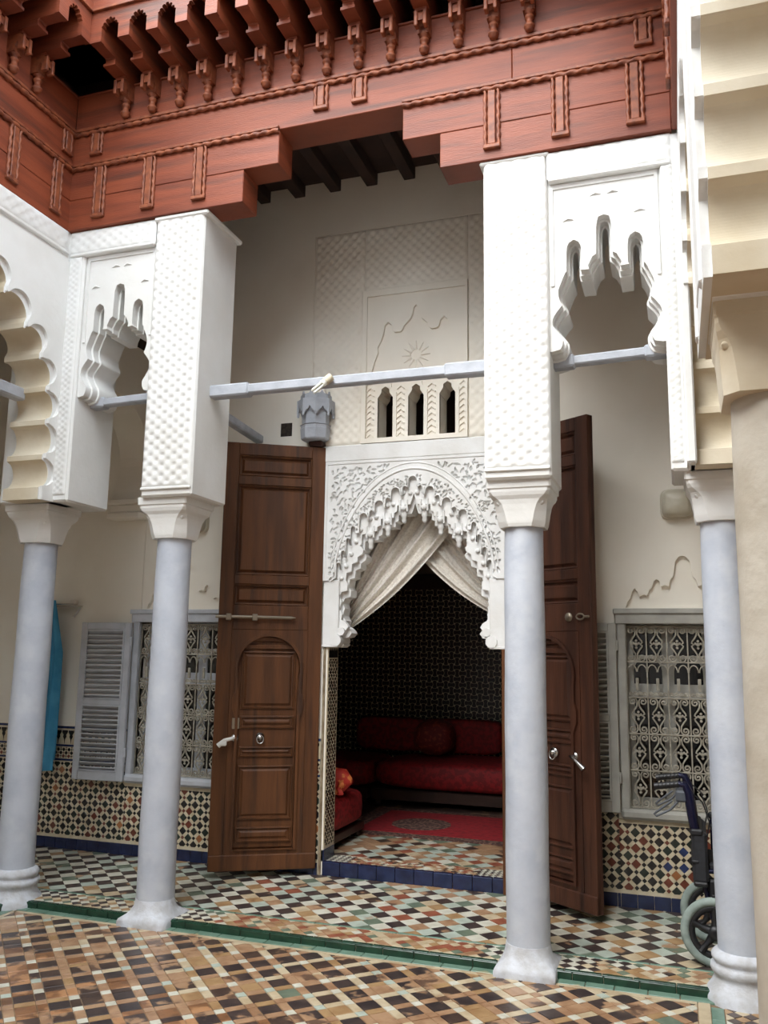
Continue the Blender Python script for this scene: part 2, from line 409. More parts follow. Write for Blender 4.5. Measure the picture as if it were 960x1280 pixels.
MB().box(-5.75, -5.55, -2.7, 6.2, -.1, ZCEIL).build('wall_left', cream, label='cream outer wall of the left gallery', cat='wall', kind='structure')
MB().box(1.85, 2.05, -2.7, 6.2, -.1, ZCEIL).build('wall_right', cream, label='cream outer wall of the right gallery', cat='wall', kind='structure')
MB().box(-5.6, 1.9, -2.75, -2.55, -.1, 5.8).build('wall_front', plaster, label='white wall closing the court behind the viewer', cat='wall', kind='structure')
# ceilings of the galleries: boards on joists
ceil = MB().box(-5.7, 2.0, 4.68, 6.2, ZCEIL, ZCEIL+.08).box(-5.7, -3.83, -2.7, 4.68, ZCEIL, ZCEIL+.08).box(.09, 2.0, -2.7, 4.68, ZCEIL, ZCEIL+.08).build('ceiling', ceilwood, label='dark wooden ceiling over the gallery', cat='ceiling', kind='structure')
for k in range(22):
    x = -5.3+k*.31
    MB().box(x, x+.09, 4.7, 5.93, ZCEIL-.10, ZCEIL, .004).build('joist', ceilwood, ceil)

# relief panels in the wall
def dimple(x, z, px=.085, pz=.07, dep=.007):
    """raised cushions with a pit in every other crossing"""
    a = x/px; b = z/pz; s = .5+.5*math.cos(2*pi*a)*math.cos(2*pi*b)
    return dep*(1-s**2.4*1.4)
def dimpled(mb, x0, x1, z0, z1, y0, dep=.008, px=.085, pz=.07, step=.0105, edge=.012):
    nu = max(2, int((x1-x0)/step)); nv = max(2, int((z1-z0)/step))
    def fn(u, v):
        x = x0+u*(x1-x0); z = z0+v*(z1-z0); d = min(x-x0, x1-x, z-z0, z1-z)
        e = min(1, d/edge)
        return (x, y0-(dimple(x, z, px, pz, dep)+.006)*e, z)
    mb.grid(fn, nu, nv); return mb
g = MB(); dimpled(g, -2.62, -2.2, 3.10, 4.82, YW, .011, .075, .075, .014); dimpled(g, -1.38, -.96, 3.10, 4.82, YW, .011, .075, .075, .014); dimpled(g, -2.2, -1.38, 4.30, 4.82, YW, .011, .075, .075, .014)
g.build('dimpled_relief', cream, wall_b)
MB().prism(rct(-2.66, -.92, 3.09, 4.86), YW-.006, YW+.01, 'xz', holes=[rct(-2.625, -.955, 3.085, 4.825)]).build('relief_edge', cream, wall_b)
# panel frame with a blind lobed arch
ap = [(-2.13, 3.56), (-2.124, 3.656), (-2.10, 3.74), (-2.077, 3.80), (-2.082, 3.84), (-2.05, 3.90), (-2.035, 3.95), (-2.025, 4.01), (-2.0, 4.035), (-1.972, 4.01), (-1.96, 3.965), (-1.945, 3.95), (-1.90, 3.95), (-1.885, 3.965), (-1.87, 3.997), (-1.825, 4.04), (-1.805, 4.08), (-1.798, 4.13), (-1.78, 4.15)]
ap = ap + [(-3.56-x, z) for x, z in reversed(ap[:-1])]
MB().prism(rct(-2.2, -1.38, 3.095, 4.30), YW-.034, YW+.01, 'xz', holes=[rct(-2.165, -1.395, 3.13, 4.25)]).build('panel_frame', cream, wall_b)
MB().prism([(-2.165, 3.56)]+ap+[(-1.395, 3.56), (-1.395, 4.25), (-2.165, 4.25)], YW-.02, YW+.01, 'xz').build('blind_arch', cream, wall_b)
g = MB()
for k in range(12):
    a = k*pi/6; g.tube([(-1.78+.04*math.cos(a), YW, 3.76+.04*math.sin(a)), (-1.78+.11*math.cos(a), YW-.002, 3.76+.11*math.sin(a))], [.012, .004], 5)
g.build('rosette', cream, wall_b)
for xc in SL: # raised jambs of the slits
    MB().prism(slit(xc, .175, 3.095, 3.57), YW-.014, YW+.02, 'xz', holes=[slit(xc)]).build('slit_surround', cream, wall_b)
g = MB()
for xc in (-2.135, -1.895, -1.655, -1.415):
    for k in range(9): g.prism([(xc-.03, 3.14+k*.045), (xc, 3.165+k*.045), (xc+.03, 3.14+k*.045), (xc+.03, 3.15+k*.045), (xc, 3.175+k*.045), (xc-.03, 3.15+k*.045)], YW-.012, YW+.005)
g.build('chevron_relief', cream, wall_b)
MB().box(-2.66, -.92, YW-.035, YW+.02, 2.965, 3.09, .008).build('cornice_band', stucco, wall_b)
MB().box(-2.875, -2.78, YW-.004, YW+.005, 3.2, 3.305).build('socket_recess', M('socket_dark', (60, 50, 42), (30, 25, 22), scale=60, rough=.9), wall_b)

# ---- carved stucco door surround
def vflip(pts): return pts + [(2*DC-x, z) for x, z in reversed(pts)]
heads = [(0, 2.83, .036, 2.69), (.13, 2.75, .036, 2.60), (.255, 2.66, .036, 2.50), (.375, 2.57, .034, 2.42), (.455, 2.475, .020, 2.33), (.493, 2.385, .018, 2.24), (.531, 2.295, .018, 2.15), (.567, 2.205, .018, 2.09)]
front = []
for n, (hx, hz, w, cz) in enumerate(heads):
    for k in range(9):
        a = pi - pi*k/8
        if n == 0 and a > pi/2+.01: continue
        front.append((hx+w*math.cos(a), hz-w+w*math.sin(a)))
    if n < 3: # small shoulder lobe
        x0_ = hx+w; front.append((x0_, hz-.085)); 
        for k in range(7):
            a = pi-pi*k/6; front.append((x0_+.022+.021*math.cos(a), hz-.092+.021*math.sin(a)))
        front += [(x0_+.044, cz)]
    else: front += [(hx+w, cz)]
    if n+1 < len(heads): front += [(heads[n+1][0]-heads[n+1][2]-.0005, cz)]
front += [(.60, 2.085), (.62, 2.07)]
half = [(DC-x, z) for x, z in reversed(front)]            # left half, from the springing to the apex
curve = half + [(2*DC-x, z) for x, z in reversed(half[:-1])]
A = [(-2.475, 2.07), (-2.475, 2.965), (2*DC+2.475, 2.965), (2*DC+2.475, 2.07)] + list(reversed(curve))
surround = empty('door_surround', (DC, YW, 1.6), label='white carved stucco arch with hanging muqarnas around the dark doorway', cat='arch')
# perforated face: fine grid with leaf shaped cuts
def inside(poly, x, z):
    c = False; j = len(poly)-1
    for i in range(len(poly)):
        if (poly[i][1] > z) != (poly[j][1] > z) and x < (poly[j][0]-poly[i][0])*(z-poly[i][1])/(poly[j][1]-poly[i][1])+poly[i][0]: c = not c
        j = i
    return c
rib = []
for k in range(41): # pointed arch rib between spandrel and muqarnas
    t = -1+2*k/40; s = abs(t); rib.append((DC+.60*math.sin(t*pi/2*.98), 2.12+.765*math.cos(t*pi/2*.98)**1.25))
gx0, gx1, gz0, gz1, st = -2.455, 2*DC+2.455, 2.07, 2.945, .0062
nx = int((gx1-gx0)/st); nz = int((gz1-gz0)/st)
H = np.zeros((nz+1, nx+1))
gx = gx0+np.arange(nx+1)*(gx1-gx0)/nx; gz = gz0+np.arange(nz+1)*(gz1-gz0)/nz
GX, GZ = np.meshgrid(gx, gz)
rr = random.Random(3)
for k in range(2600):
    cx, cz = rr.uniform(gx0+.03, gx1-.03), rr.uniform(gz0, gz1-.03)
    ax = abs(cx-DC); sn = min(.999, ax/.6); rad = (cz-2.12)/max(.02, .765*(1-sn*sn)**.625) if ax < .6 else 2.
    big = rad > 1.09
    if .93 < rad < 1.09: continue
    ln, wd = (rr.uniform(.013, .026), rr.uniform(.0055, .009)) if big else (rr.uniform(.007, .013), rr.uniform(.004, .006))
    th = math.atan2(cz-2.2, cx-DC)+math.sin(cx*31)*1.2+math.cos(cz*27)*1.2+rr.choice([0, .9, -.9])
    dx, dz = GX-cx, GZ-cz; a = dx*math.cos(th)+dz*math.sin(th); b = -dx*math.sin(th)+dz*math.cos(th)+a*a*rr.uniform(-14, 14)
    q = (a/ln)**2+(b/wd)**2
    if H[(q < 2.2)].any(): continue
    H = np.maximum(H, np.where(q < 1, .019, 0))
g = MB()
def gf(u, v):
    i = int(round(u*nx)); j = int(round(v*nz)); return (gx[i], YW-.030+H[j, i], gz[j])
g.grid(gf, nx, nz, smooth=False, skip=lambda u, v: inside(curve+[(curve[-1][0], 1.9), (curve[0][0], 1.9)], gx0+u*(gx1-gx0), gz0+v*(gz1-gz0)))
g.build('carved_face', stucco, surround)
MB().prism(A, YW-.010, YW+.05, 'xz').build('face_backing', stucco, surround)
g = MB()
for p, q in zip(curve[:-1], curve[1:]): g.add([(p[0], YW-.032, p[1]), (q[0], YW-.032, q[1]), (q[0], YW-.006, q[1]), (p[0], YW-.006, p[1])], [(0, 1, 2, 3)])
g.tube([(x, YW-.030, z) for x, z in curve], .0055, 5)
g.build('lobe_bead', stucco, surround)
MB().prism([(-2.475, 2.07), (-2.475, 2.965), (2*DC+2.475, 2.965), (2*DC+2.475, 2.07), (2*DC+2.455, 2.07), (2*DC+2.455, 2.945), (-2.455, 2.945), (-2.455, 2.07)], YW-.036, YW, 'xz').build('border_fillet', stucco, surround)
MB().tube([(x, YW-.031, z) for x, z in rib], .009, 6).build('arch_rib', stucco, surround)
MB().tube([(DC+(x-DC)*1.055, YW-.030, 2.10+(z-2.10)*1.055) for x, z in rib[1:-1]], .006, 5).build('arch_rib', stucco, surround)
# second, lower layer: stepped hanging profile
lay = [(0, 2.64), (.012, 2.60), (.026, 2.56), (.125, 2.555), (.128, 2.51), (.15, 2.50), (.15, 2.465), (.25, 2.46), (.252, 2.41), (.278, 2.40), (.28, 2.372), (.385, 2.366), (.388, 2.30), (.40, 2.285), (.372, 2.25), (.378, 2.225), (.415, 2.20), (.418, 2.165), (.458, 2.15), (.462, 2.095), (.50, 2.085), (.508, 2.03), (.490, 2.0), (.492, 1.955), (.535, 1.945), (.552, 1.91), (.535, 1.87), (.55, 1.82), (.528, 1.78), (.535, 1.74), (.50, 1.72), (.478, 1.69), (.50, 1.66), (.555, 1.65), (.535, 1.60), (.56, 1.585)]
lh = [(DC-x, z) for x, z in reversed(lay)]
lc = lh + [(2*DC-x, z) for x, z in reversed(lh[:-1])]
B = [(-2.47, 1.585), (-2.47, 2.9), (2*DC+2.47, 2.9), (2*DC+2.47, 1.585)] + list(reversed(lc))
MB().prism(B, YW+.045, YW+.17, 'xz').build('muqarnas_layer', stucco, surround)
mid = [(x*1.0+(0.012 if x > .3 else 0), z+.045+(.02 if x < .3 else 0)) for x, z in lay]
mh = [(DC-x, z) for x, z in reversed(mid)]; mc = mh + [(2*DC-x, z) for x, z in reversed(mh[:-1])]
Cc = [(-2.47, 1.63), (-2.47, 2.9), (2*DC+2.47, 2.9), (2*DC+2.47, 1.63)] + list(reversed(mc))
MB().prism(Cc, YW+.005, YW+.05, 'xz').build('muqarnas_layer', stucco, surround)
for sgn in (-1, 1):
    for (ox, oz) in ((.078, 2.56), (.20, 2.465), (.333, 2.372)):
        x = DC+sgn*ox
        pd = MB().lathe([(.002, -.075), (.013, -.07), (.019, -.055), (.017, -.03), (.024, -.022), (.022, 0), (.022, .02)], (x, YW+.03, oz), 12).build('pendant', stucco, surround)
        MB().tube([(x-.028, YW+.004, oz+.012), (x-.026, YW+.002, oz+.10)], .008, 6).tube([(x+.028, YW+.004, oz+.012), (x+.026, YW+.002, oz+.10)], .008, 6).build('colonnette', stucco, surround)
        MB().lathe([(.001, -.012), (.02, -.010), (.024, 0), (.02, .01), (.001, .012)], (x, YW+.0, oz+.04), 10, 'y').lathe([(.001, -.01), (.016, -.008), (.016, .008), (.001, .01)], (x, YW+.0, oz+.155), 10, 'y').build('boss', stucco, surround)
    for (ox, oz) in ((.028, 2.66), (.155, 2.58), (.285, 2.49), (.405, 2.40), (.44, 2.31), (.475, 2.22), (.515, 2.13), (.55, 2.04)):
        MB().lathe([(.001, -.012), (.017, -.01), (.017, .01), (.001, .012)], (DC+sgn*ox, YW+.003, oz+.05), 10, 'y').build('boss', stucco, surround)
    # corbel block at the springing
    x0 = DC+sgn*.685; x1 = DC+sgn*.56
    MB().box(x0, x1, YW-.02, YW+.17, 1.60, 2.075, .006).build('corbel_block', stucco, surround)
    MB().tube([(DC+sgn*.575, YW-.03, 1.635), (DC+sgn*.575, YW+.17, 1.635)], .042, 10).tube([(DC+sgn*.54, YW-.02, 1.70), (DC+sgn*.54, YW+.17, 1.70)], .03, 10).build('corbel_scroll', stucco, surround)
    MB().box(x0, DC+sgn*.56, YW-.025, YW+.17, 1.585, 1.605, .004).build('corbel_foot', stucco, surround)

# tiled left jamb and blue threshold
jb = empty('door_jamb_tiles', (DX0, YW, .09), label='patterned black and ivory tile strip lining the left doorway jamb', cat='tiles')
MB().box(DX0-.02, DX0+.004, YW+.005, YW+.2, .17, 1.585).build('tile_bed', zm['w'], jb)
def jmap(a, b, d): return (DX0+.004+d, a, b)
pcs = lattice(YW+.02, YW+.185, .19, 1.50, .034, .0265, YW+.1, .2, .001)
tilework(jb, pcs, lambda k, i, j, x, y: zm['k'] if k in ('square',) else zm['w'] if k != 'small' else random.choice([zm['g'], zm['o']]), jmap, .002, {}, rank_cam, {})
g = MB()
for k in range(7): g.prism([(YW+.02+k*.024, 1.51), (YW+.04+k*.024, 1.51), (YW+.04+k*.024, 1.555), (YW+.03+k*.024, 1.58), (YW+.02+k*.024, 1.555)], DX0+.002, DX0+.007, 'yz')
g.build('merlon_row', zm['k'], jb)
MB().box(DX0-.02, DX0+.008, YW+.0, YW+.2, .09, .17, .002).build('blue_base_tile', tm['blue'], jb)
MB().box(DX0-.03, DX0-.012, YW-.012, YW+.03, .0, 1.585, .003).build('corner_post', M('peeling_post', (150, 136, 112), (110, 92, 70), scale=14, rough=.8), jb)

floor_r = MB().box(-4.7, 1.1, YW+.001, 9.4, -.2, .085).build('floor_room', tm['dark2'], label='tiled floor of the dark room beyond the doorway', cat='floor', kind='structure')
x = DX0
while x < DX1-.01:
    w = min(.135, DX1-x); MB().box(x+.0015, x+w-.0015, YW-.012, YW+.03, .0, .094, .003).build('threshold_tile', tm['blue'], floor_r); x += w
pcs = lattice(DX0, DX1, YW+.03, YW+.24, .03, .03, 0, 6, .0015)
tilework(floor_r, pcs, lambda k, i, j, x, y: random.choice([tm['terra'], tm['terra'], tm['beige'], tm['red'], tm['dark2'], tm['white']]) if -2.25 < x < -1.35 else (tm['dark'] if (i+j) % 2 else tm['white']), fmap(.087), .002, {}, rank_cam, {})
pcs = lattice(-2.7, -.7, YW+.24, 6.95, .099, .099, -1.7, 6.2, .002)
tilework(floor_r, pcs, lambda k, i, j, x, y: random.choice([tm['white'], tm['pgreen'], tm['beige'], tm['terra']]) if (i+j) % 2 else random.choice([tm['green'], tm['terra'], tm['terra'], tm['dark2'], tm['red']]), fmap(.087), .002, dict(square=300), in_view, dict(square='tile'))

# ---- tiled dado of the back wall
def dado_col(k, i, j, x, y):
    if k == 'small': return zm['k'] if (i*7+j*3) % 5 else zm['r']
    if k != 'square': return zm['w']
    d = math.hypot((x+3.82 if x < -2 else x-.02)/.35, (y-.3)/.13)
    d2 = abs(((x+8.0) % .56)-.28)/.28
    if .75 < d < 1.15 and (i+j) % 2: return zm['r']
    if d < .55 and (i*3+j) % 2: return zm['b']
    s = (i*13+j*7) % 11
    return zm['r'] if s == 0 or (d2 < .2 and s < 4) else zm['o'] if s == 5 and d2 > .6 else zm['g'] if s % 3 == 1 else zm['k']
def dado(x0, x1, ztop, nm, obj_kinds):
    d = MB().box(x0, x1, YW-.010, YW+.01, 0, ztop).build(nm, zm['w'], wall_b)
    pcs = lattice(x0, x1, .105, min(ztop-.025, .655), .0672, .0445, x0+.05, .12, .0018)
    tilework(d, pcs, dado_col, wmap(YW-.010), .003, obj_kinds, lambda a, b: -a, dict(square='tile', strip_e='strip_tile', strip_n='strip_tile', small='corner_tile'), .0006)
    xx = x0
    while xx < x1-.01:
        w = min(.1, x1-xx); MB().box(xx+.0012, xx+w-.0012, YW-.018, YW, 0, .082, .002).build('skirting_tile', tm['blue'], d); xx += w
    if ztop > .7:
        MB().box(x0, x1, YW-.0135, YW, .665, .68).box(x0, x1, YW-.0135, YW, .775, .79).box(x0, x1, YW-.015, YW, .915, .932).build('blue_line', zm['b'], d)
        pcs = lattice(x0, x1, .685, .77, .036, .024, x0, .7, .0012)
        tilework(d, pcs, lambda k, i, j, x, y: zm['w'] if k.startswith('strip') else (zm['k'] if (i+j) % 3 else zm['r']), wmap(YW-.010), .003, {}, rank_cam, {})
        g = MB(); xx = x0
        while xx < x1-.06:
            g.prism([(xx+.004, .90), (xx+.056, .90), (xx+.056, .885), (xx+.042, .865), (xx+.046, .85), (xx+.034, .83), (xx+.03, .795), (xx+.026, .83), (xx+.014, .85), (xx+.018, .865), (xx+.004, .885)], YW-.0135, YW-.008); xx += .0605
        g.build('merlon_row', zm['k'], d)
    return d
dado(-5.5, -4.09, .935, 'dado', dict(square=300))
dado(-4.09, -3.2, .53, 'dado', dict(square=300))
dado(-3.2, -2.47, .935, 'dado', {})
dado(-1.12, -.40, .935, 'dado', dict(square=300, strip_e=150, strip_n=150))
dado(-.40, .51, .53, 'dado', dict(square=300, strip_e=150, strip_n=150))
dado(.51, 1.8, .935, 'dado', {})

# ---- lobed relief above the windows
for xc in LOB: MB().box(xc-.4, xc+.4, YW+.034, YW+.19, 1.80, 2.25).build('window_relief', cream, wall_b)

# ---- transverse arch between the corner column and the back wall
r_, yc_, zc_ = .49, 5.43, 3.03
arcp = [(yc_+r_*math.cos(t), zc_+r_*math.sin(t)) for t in [(-.62+ (pi+1.24)*k/28) for k in range(29)]]
arcp = [p for p in arcp if p[1] > 2.745]
tv = [(5.95, 2.745)] + arcp + [(4.91, 2.745), (4.91, 3.96), (5.95, 3.96)]
wt = MB().prism(tv, -4.33, -4.05, 'yz').build('wall_corner_arch', cream, label='plain round arch spanning the corner of the gallery behind the left column', cat='wall', kind='structure')
MB().box(-4.345, -4.035, 5.80, YW+.01, 2.70, 2.745, .008).box(-4.33, -4.05, 5.83, YW+.01, 2.64, 2.70, .006).box(-4.345, -4.035, 5.80, YW+.01, 2.585, 2.635, .01).build('impost', cream, wt)
MB().box(-4.30, -4.08, 4.93, 5.93, 3.96, ZCEIL-.10, .01).build('bearing_beam', ceilwood, wt)

# ================================================================== ARCADES
# ---- back arcade: piers, small lambrequin arches, dimpled bands
prof = [(.279, 3.155), (.234, 3.165), (.212, 3.20), (.209, 3.251), (.240, 3.30), (.262, 3.347), (.240, 3.39), (.208, 3.432), (.222, 3.475), (.228, 3.517), (.212, 3.56), (.196, 3.60), (.180, 3.625), (.179, 3.745), (.176, 3.768), (.169, 3.782), (.1625, 3.787), (.156, 3.782), (.149, 3.768), (.146, 3.745), (.145, 3.64), (.138, 3.608), (.073, 3.606), (.066, 3.643), (.045, 3.685), (.020, 3.708), (.017, 3.86), (.0145, 3.885), (.008, 3.902), (0, 3.91)]
def catmull(P, n=4):
    out = []
    for i in range(len(P)-1):
        p0, p1, p2, p3 = [Vector(P[max(0, min(len(P)-1, k))]) for k in (i-1, i, i+1, i+2)]
        for k in range(n):
            t = k/n; q = .5*((2*p1)+(p2-p0)*t+(2*p0-5*p1+4*p2-p3)*t*t+(3*p1-p0-3*p2+p3)*t**3); out.append((q.x, q.y))
    return out+[tuple(P[-1])]
prof = prof[:1]+catmull(prof[1:13], 4)+prof[13:]
PIERS = [(-3.13, -2.77), (-.96, -.60)]
BAYS = [(-3.68, -3.13, .92), (-.60, .0, 1.0)]
wa = MB()
for a, b in PIERS: wa.box(a, b, YA, YB, ZC, ZT, .012)
wa.box(-4.22, -3.68, YA, YB, ZC, ZT, .012).box(0., .47, YA, YB, ZC, ZT, .012)
bays = []
for (a, b, sx) in BAYS:
    c = (a+b)/2; hw = (b-a)/2
    for (s, dz, y0, y1) in ((1.0, 0, YA+.14, YB-.08), (2., .009, YA+.085, YA+.14), (3., .019, YA+.03, YA+.085)):
        base_ = [(x*sx if x > .03 else x, z) for x, z in prof]; pr = []
        for i in range(len(base_)):
            p0_ = Vector(base_[max(i-1, 0)]); p1_ = Vector(base_[min(i+1, len(base_)-1)]); t_ = (p1_-p0_).normalized()
            q = Vector(base_[i])+Vector((t_.y, -t_.x))*dz*1.25
            pr.append((min(max(q.x, .001), hw-.004), max(q.y, 3.155)))
        pr[-1] = (0, base_[-1][1]+dz*1.3); pr[-2] = (pr[-2][0], pr[-2][1]+dz*.6)
        L_ = [(c-x, z) for x, z in pr[:-1]]; R_ = [(c+x, z) for x, z in reversed(pr[:-1])]
        poly = [(a-.01, pr[0][1])] + L_ + [(c, pr[-1][1])] + R_ + [(b+.01, pr[0][1]), (b+.01, ZT), (a-.01, ZT)]
        wa.prism(poly, y0, y1, 'xz')
wall_a = wa.build('wall_arcade_back', plaster, label='white plaster arcade with dimpled piers and small lobed arches facing the court', cat='arcade', kind='structure')
for a, b in PIERS:
    g = MB(); dimpled(g, a+.006, b-.006, 2.535, ZT-.003, YA, .0075, .084, .066, .0095); g.build('dimpled_panel', plaster, wall_a)
    MB().box(a+.004, b-.004, YA-.014, YA+.01, 2.522, 2.54, .004).build('panel_edge', plaster, wall_a)
for (a, b) in ((-3.80, -3.13), (-.60, .06)):
    g = MB(); dimpled(g, a, b, 4.17, ZT-.003, YA, .005, .084, .066, .0105); g.build('dimpled_band', plaster, wall_a)
    MB().box(a+.01, b-.002, YA-.016, YA+.03, 4.15, 4.172, .006).build('band_edge', plaster, wall_a)
for (a, b) in ((-3.80, -3.70), (.004, .064)): # narrow dotted strips on the corner piers
    g = MB(); dimpled(g, a, b, 2.52, 4.15, YA, .006, .05, .04, .0095, .008); g.build('dotted_strip', plaster, wall_a)
MB().box(-3.14, -2.74, YA-.02, YB+.02, ZT-.03, ZT+.004, .01).box(-.98, -.585, YA-.016, YB+.02, ZT-.02, ZT+.004, .008).build('pier_lip', plaster, wall_a)
for (a, b, sx) in BAYS: # rectangular frame lines round each small arch
    MB().prism([(a+.012, 3.55), (a+.012, 4.148), (b-.012, 4.148), (b-.012, 3.55), (b-.03, 3.55), (b-.03, 4.12), (a+.03, 4.12), (a+.03, 3.55)], YA+.022, YA+.04, 'xz').build('frame_fillet', plaster, wall_a)
    c = (a+b)/2; g = MB()
    for (dx, z) in ((-.04, 4.06), (.05, 4.06), (-.19, 3.93), (.19, 3.93)):
        g.tube([(c+dx-.03, YA+.03, z-.006), (c+dx, YA+.026, z+.006), (c+dx+.03, YA+.03, z-.004)], [.003, .009, .003], 5)
    g.build('leaf_relief', plaster, wall_a)

# ---- side arcades: big polylobed arches
intr = M('shade_tinted_cream', (216, 206, 186), (202, 188, 162), scale=3, rough=.8, bump=.25, bscale=20)  # darker cream puts the under-arch shade and warm bounce into the colour
CUSP = [(.325, 2.54), (.315, 2.755), (.315, 2.985), (.335, 3.20), (.415, 3.395), (.57, 3.545), (.76, 3.70), (.95, 3.83), (1.12, 3.93)]
def lobed(grow=0.):
    pts = [(CUSP[0][0]-grow*.4, ZC)]
    for (d0, z0), (d1, z1) in zip(CUSP[:-1], CUSP[1:]):
        d0 -= grow*.35; d1 -= grow*.35; z0 += grow*.3; z1 += grow*.3
        pts += [(d0, z0-.016), (d0, z0+.016)]
        a = Vector((d0-.008, z0+.02)); b = Vector((d1-.008, z1-.02)); t = (b-a); n = Vector((-t.y, t.x)).normalized(); bl = .062 + grow*.8 if d1 < .5 else .085+grow*.8
        for k in range(1, 20):
            s = k/20; q = a+t*s+n*(bl*(1-(2*s-1)**2)**.55); pts.append((q.x, q.y))
        pts.append((b.x, b.y))
    pts.append((CUSP[-1][0], CUSP[-1][1]-.016))
    return pts
def side_arcade(name, x0, x1, face, ys, label):
    mb = MB(); mol = MB(); s = -1 if face == x1 else 1
    for y0, y1 in zip(ys[:-1], ys[1:]):
        for grow, xa, xb, t in ((0, x0, x1, mb), (.035, face, face-s*.022, mol)):
            lp = lobed(grow); k = (y0-y1)/2.24
            # left springing at y0 (far), right springing at y1 (near)
            far = [(y0-d*k, z) for d, z in lp]; near = [(y1+d*k, z) for d, z in reversed(lp[:-1])]
            poly = [(y0+(.0 if grow else 0), ZC)] + far + near + [(y1, ZC), (y1, ZT if grow == 0 else 4.12), (y0, ZT if grow == 0 else 4.12)]
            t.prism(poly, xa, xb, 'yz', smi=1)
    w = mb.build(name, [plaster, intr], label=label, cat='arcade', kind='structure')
    mol.build('arch_moulding', [plaster, plaster], w)
    g = MB()
    n0, n1 = ys[-1], ys[0]-.23
    start = len(g.v); dimpled(g, n0, n1, 4.19, ZT-.003, 0, .008, .084, .066, .016)
    M4 = Matrix(((0, s*1., 0, face), (1, 0, 0, 0), (0, 0, 1, 0), (0, 0, 0, 1)))
    g.xf(M4); g.build('dimpled_band', plaster, w)
    MB().box(face-s*.022, face+s*.02, n0, n1, 4.165, 4.19, .006).build('band_edge', plaster, w)
    for yc in ys:
        for dy in (-.21, .21):
            if yc+dy < 4.48: MB().box(face-s*.03, face+s*.01, yc+dy-.03, yc+dy+.03, ZC+.02, 4.16, .008).build('vertical_fillet', plaster, w)
    return w
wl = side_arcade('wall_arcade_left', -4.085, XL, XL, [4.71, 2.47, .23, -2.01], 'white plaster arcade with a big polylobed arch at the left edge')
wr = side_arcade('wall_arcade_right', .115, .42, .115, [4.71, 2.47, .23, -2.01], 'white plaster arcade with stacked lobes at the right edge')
MB().box(.075, .12, 4.32, 4.52, ZC, 4.16, .008).box(.11, .47, 2.28, 2.66, ZC-.002, 2.62, .01).build('pier_face', plaster, wr)
MB().box(.09, .12, 2.30, 2.64, ZC+.1, 4.16, .01).build('pier_face', plaster, wr)

# ---- columns
def ring(fn, z, n=24): return [(*fn(2*pi*j/n), z) for j in range(n)]
def sq(h, c):
    return [(h, -h+c), (h, h-c), (h-c, h), (-h+c, h), (-h, h-c), (-h, -h+c), (-h+c, -h), (h-c, -h)]
def column(x, y, kind, label, shaftm=colpaint, rz=0., fl=1., capm=plaster):
    r = empty('column', (x, y, -.06 if kind == 'plinth' else -.06), rz, label=label, cat='column', group='columns around the courtyard')
    W = Matrix.Translation((x, y, 0)) @ Matrix.Rotation(rz, 4, 'Z')
    def morph(h, k, rad):
        def f(t):
            c, s = math.cos(t), math.sin(t); m = max(abs(c), abs(s)); a = h/m
            rr_ = a*(1-k)+rad*k; return (rr_*c, rr_*s)
        return f
    b = MB()
    if kind == 'plinth':
        b.loft([ring(morph(.152, 0, .1), -.06, 32), ring(morph(.154, 0, .1), -.012, 32), ring(morph(.148, .0, .14), .004, 32), ring(morph(.140, .25, .14), .016, 32), ring(morph(.132, .75, .130), .034, 32), ring(morph(.125, 1, .1195), .062, 32), ring(morph(.12, 1, .1135), .10, 32)], smooth=True)
    else:
        b.lathe([(.18, -.06), (.178, -.02), (.165, .005), (.145, .03), (.135, .05), (.132, .07), (.142, .078), (.15, .095), (.146, .115), (.130, .122), (.134, .13), (.143, .142), (.143, .158), (.13, .172), (.116, .182)], (0, 0, 0), 28, wob=.012)
    b.xf(W); b.build('base', basepaint, r)
    s = MB(); z0 = .09 if kind == 'plinth' else .175
    s.lathe([(.1115-.006*(k/14)+.0025*math.sin(k/14*pi), z0+(2.245-z0)*k/14) for k in range(15)], (0, 0, 0), 32, wob=.010); s.xf(W); s.build('shaft', shaftm, r)
    c = MB(); zz = 2.235
    c.loft([[(p[0], p[1], zz+h) for p in sq(.128+(a-.128)*fl, q*(.4+.6*fl))] for (h, a, q) in ((0, .122, .06), (.018, .128, .062), (.03, .130, .060), (.08, .136, .055), (.12, .142, .048), (.145, .148, .036), (.165, .160, .022), (.185, .166, .014), (.20, .166, .012), (.206, .174, .010), (.252, .176, .010))], smooth=False)
    c.xf(W); cap = c.build('capital', capm, r)
    h = MB()
    for (sx_, sy_) in ((1, -1), (-1, -1), (1, 1), (-1, 1)):
        h.lathe([(.0015, -.012), (.012, -.004), (.019, .004), (.021, .010), (.014, .010)], (0, 0, 0), 10, 'y')
        st_ = len(h.v)-10*5-20
        h.xf(W @ Matrix.Translation((sx_*.118, sy_*.118, 2.235+.13)) @ Matrix.Rotation(math.atan2(sy_, sx_)+pi/2, 4, 'Z'), st_)
    h.build('corner_boss', capm, cap)
    return r
column(-4.03, 4.71, 'ring', 'blue-grey column with ringed base at the far left, beside the hanging blue towel')
column(-3.0, 4.71, 'plinth', 'blue-grey column on square foot in front of the left louvred shutter and window')
column(-.785, 4.71, 'plinth', 'blue-grey column on square foot in front of the right edge of the doorway')
column(.235, 4.71, 'ring', 'blue-grey column with ringed base standing in front of the wheelchair')
column(.265, 2.46, 'ring', 'beige-grey column at the right edge, nearest to the viewer', colbeige, 0., .35, intr)

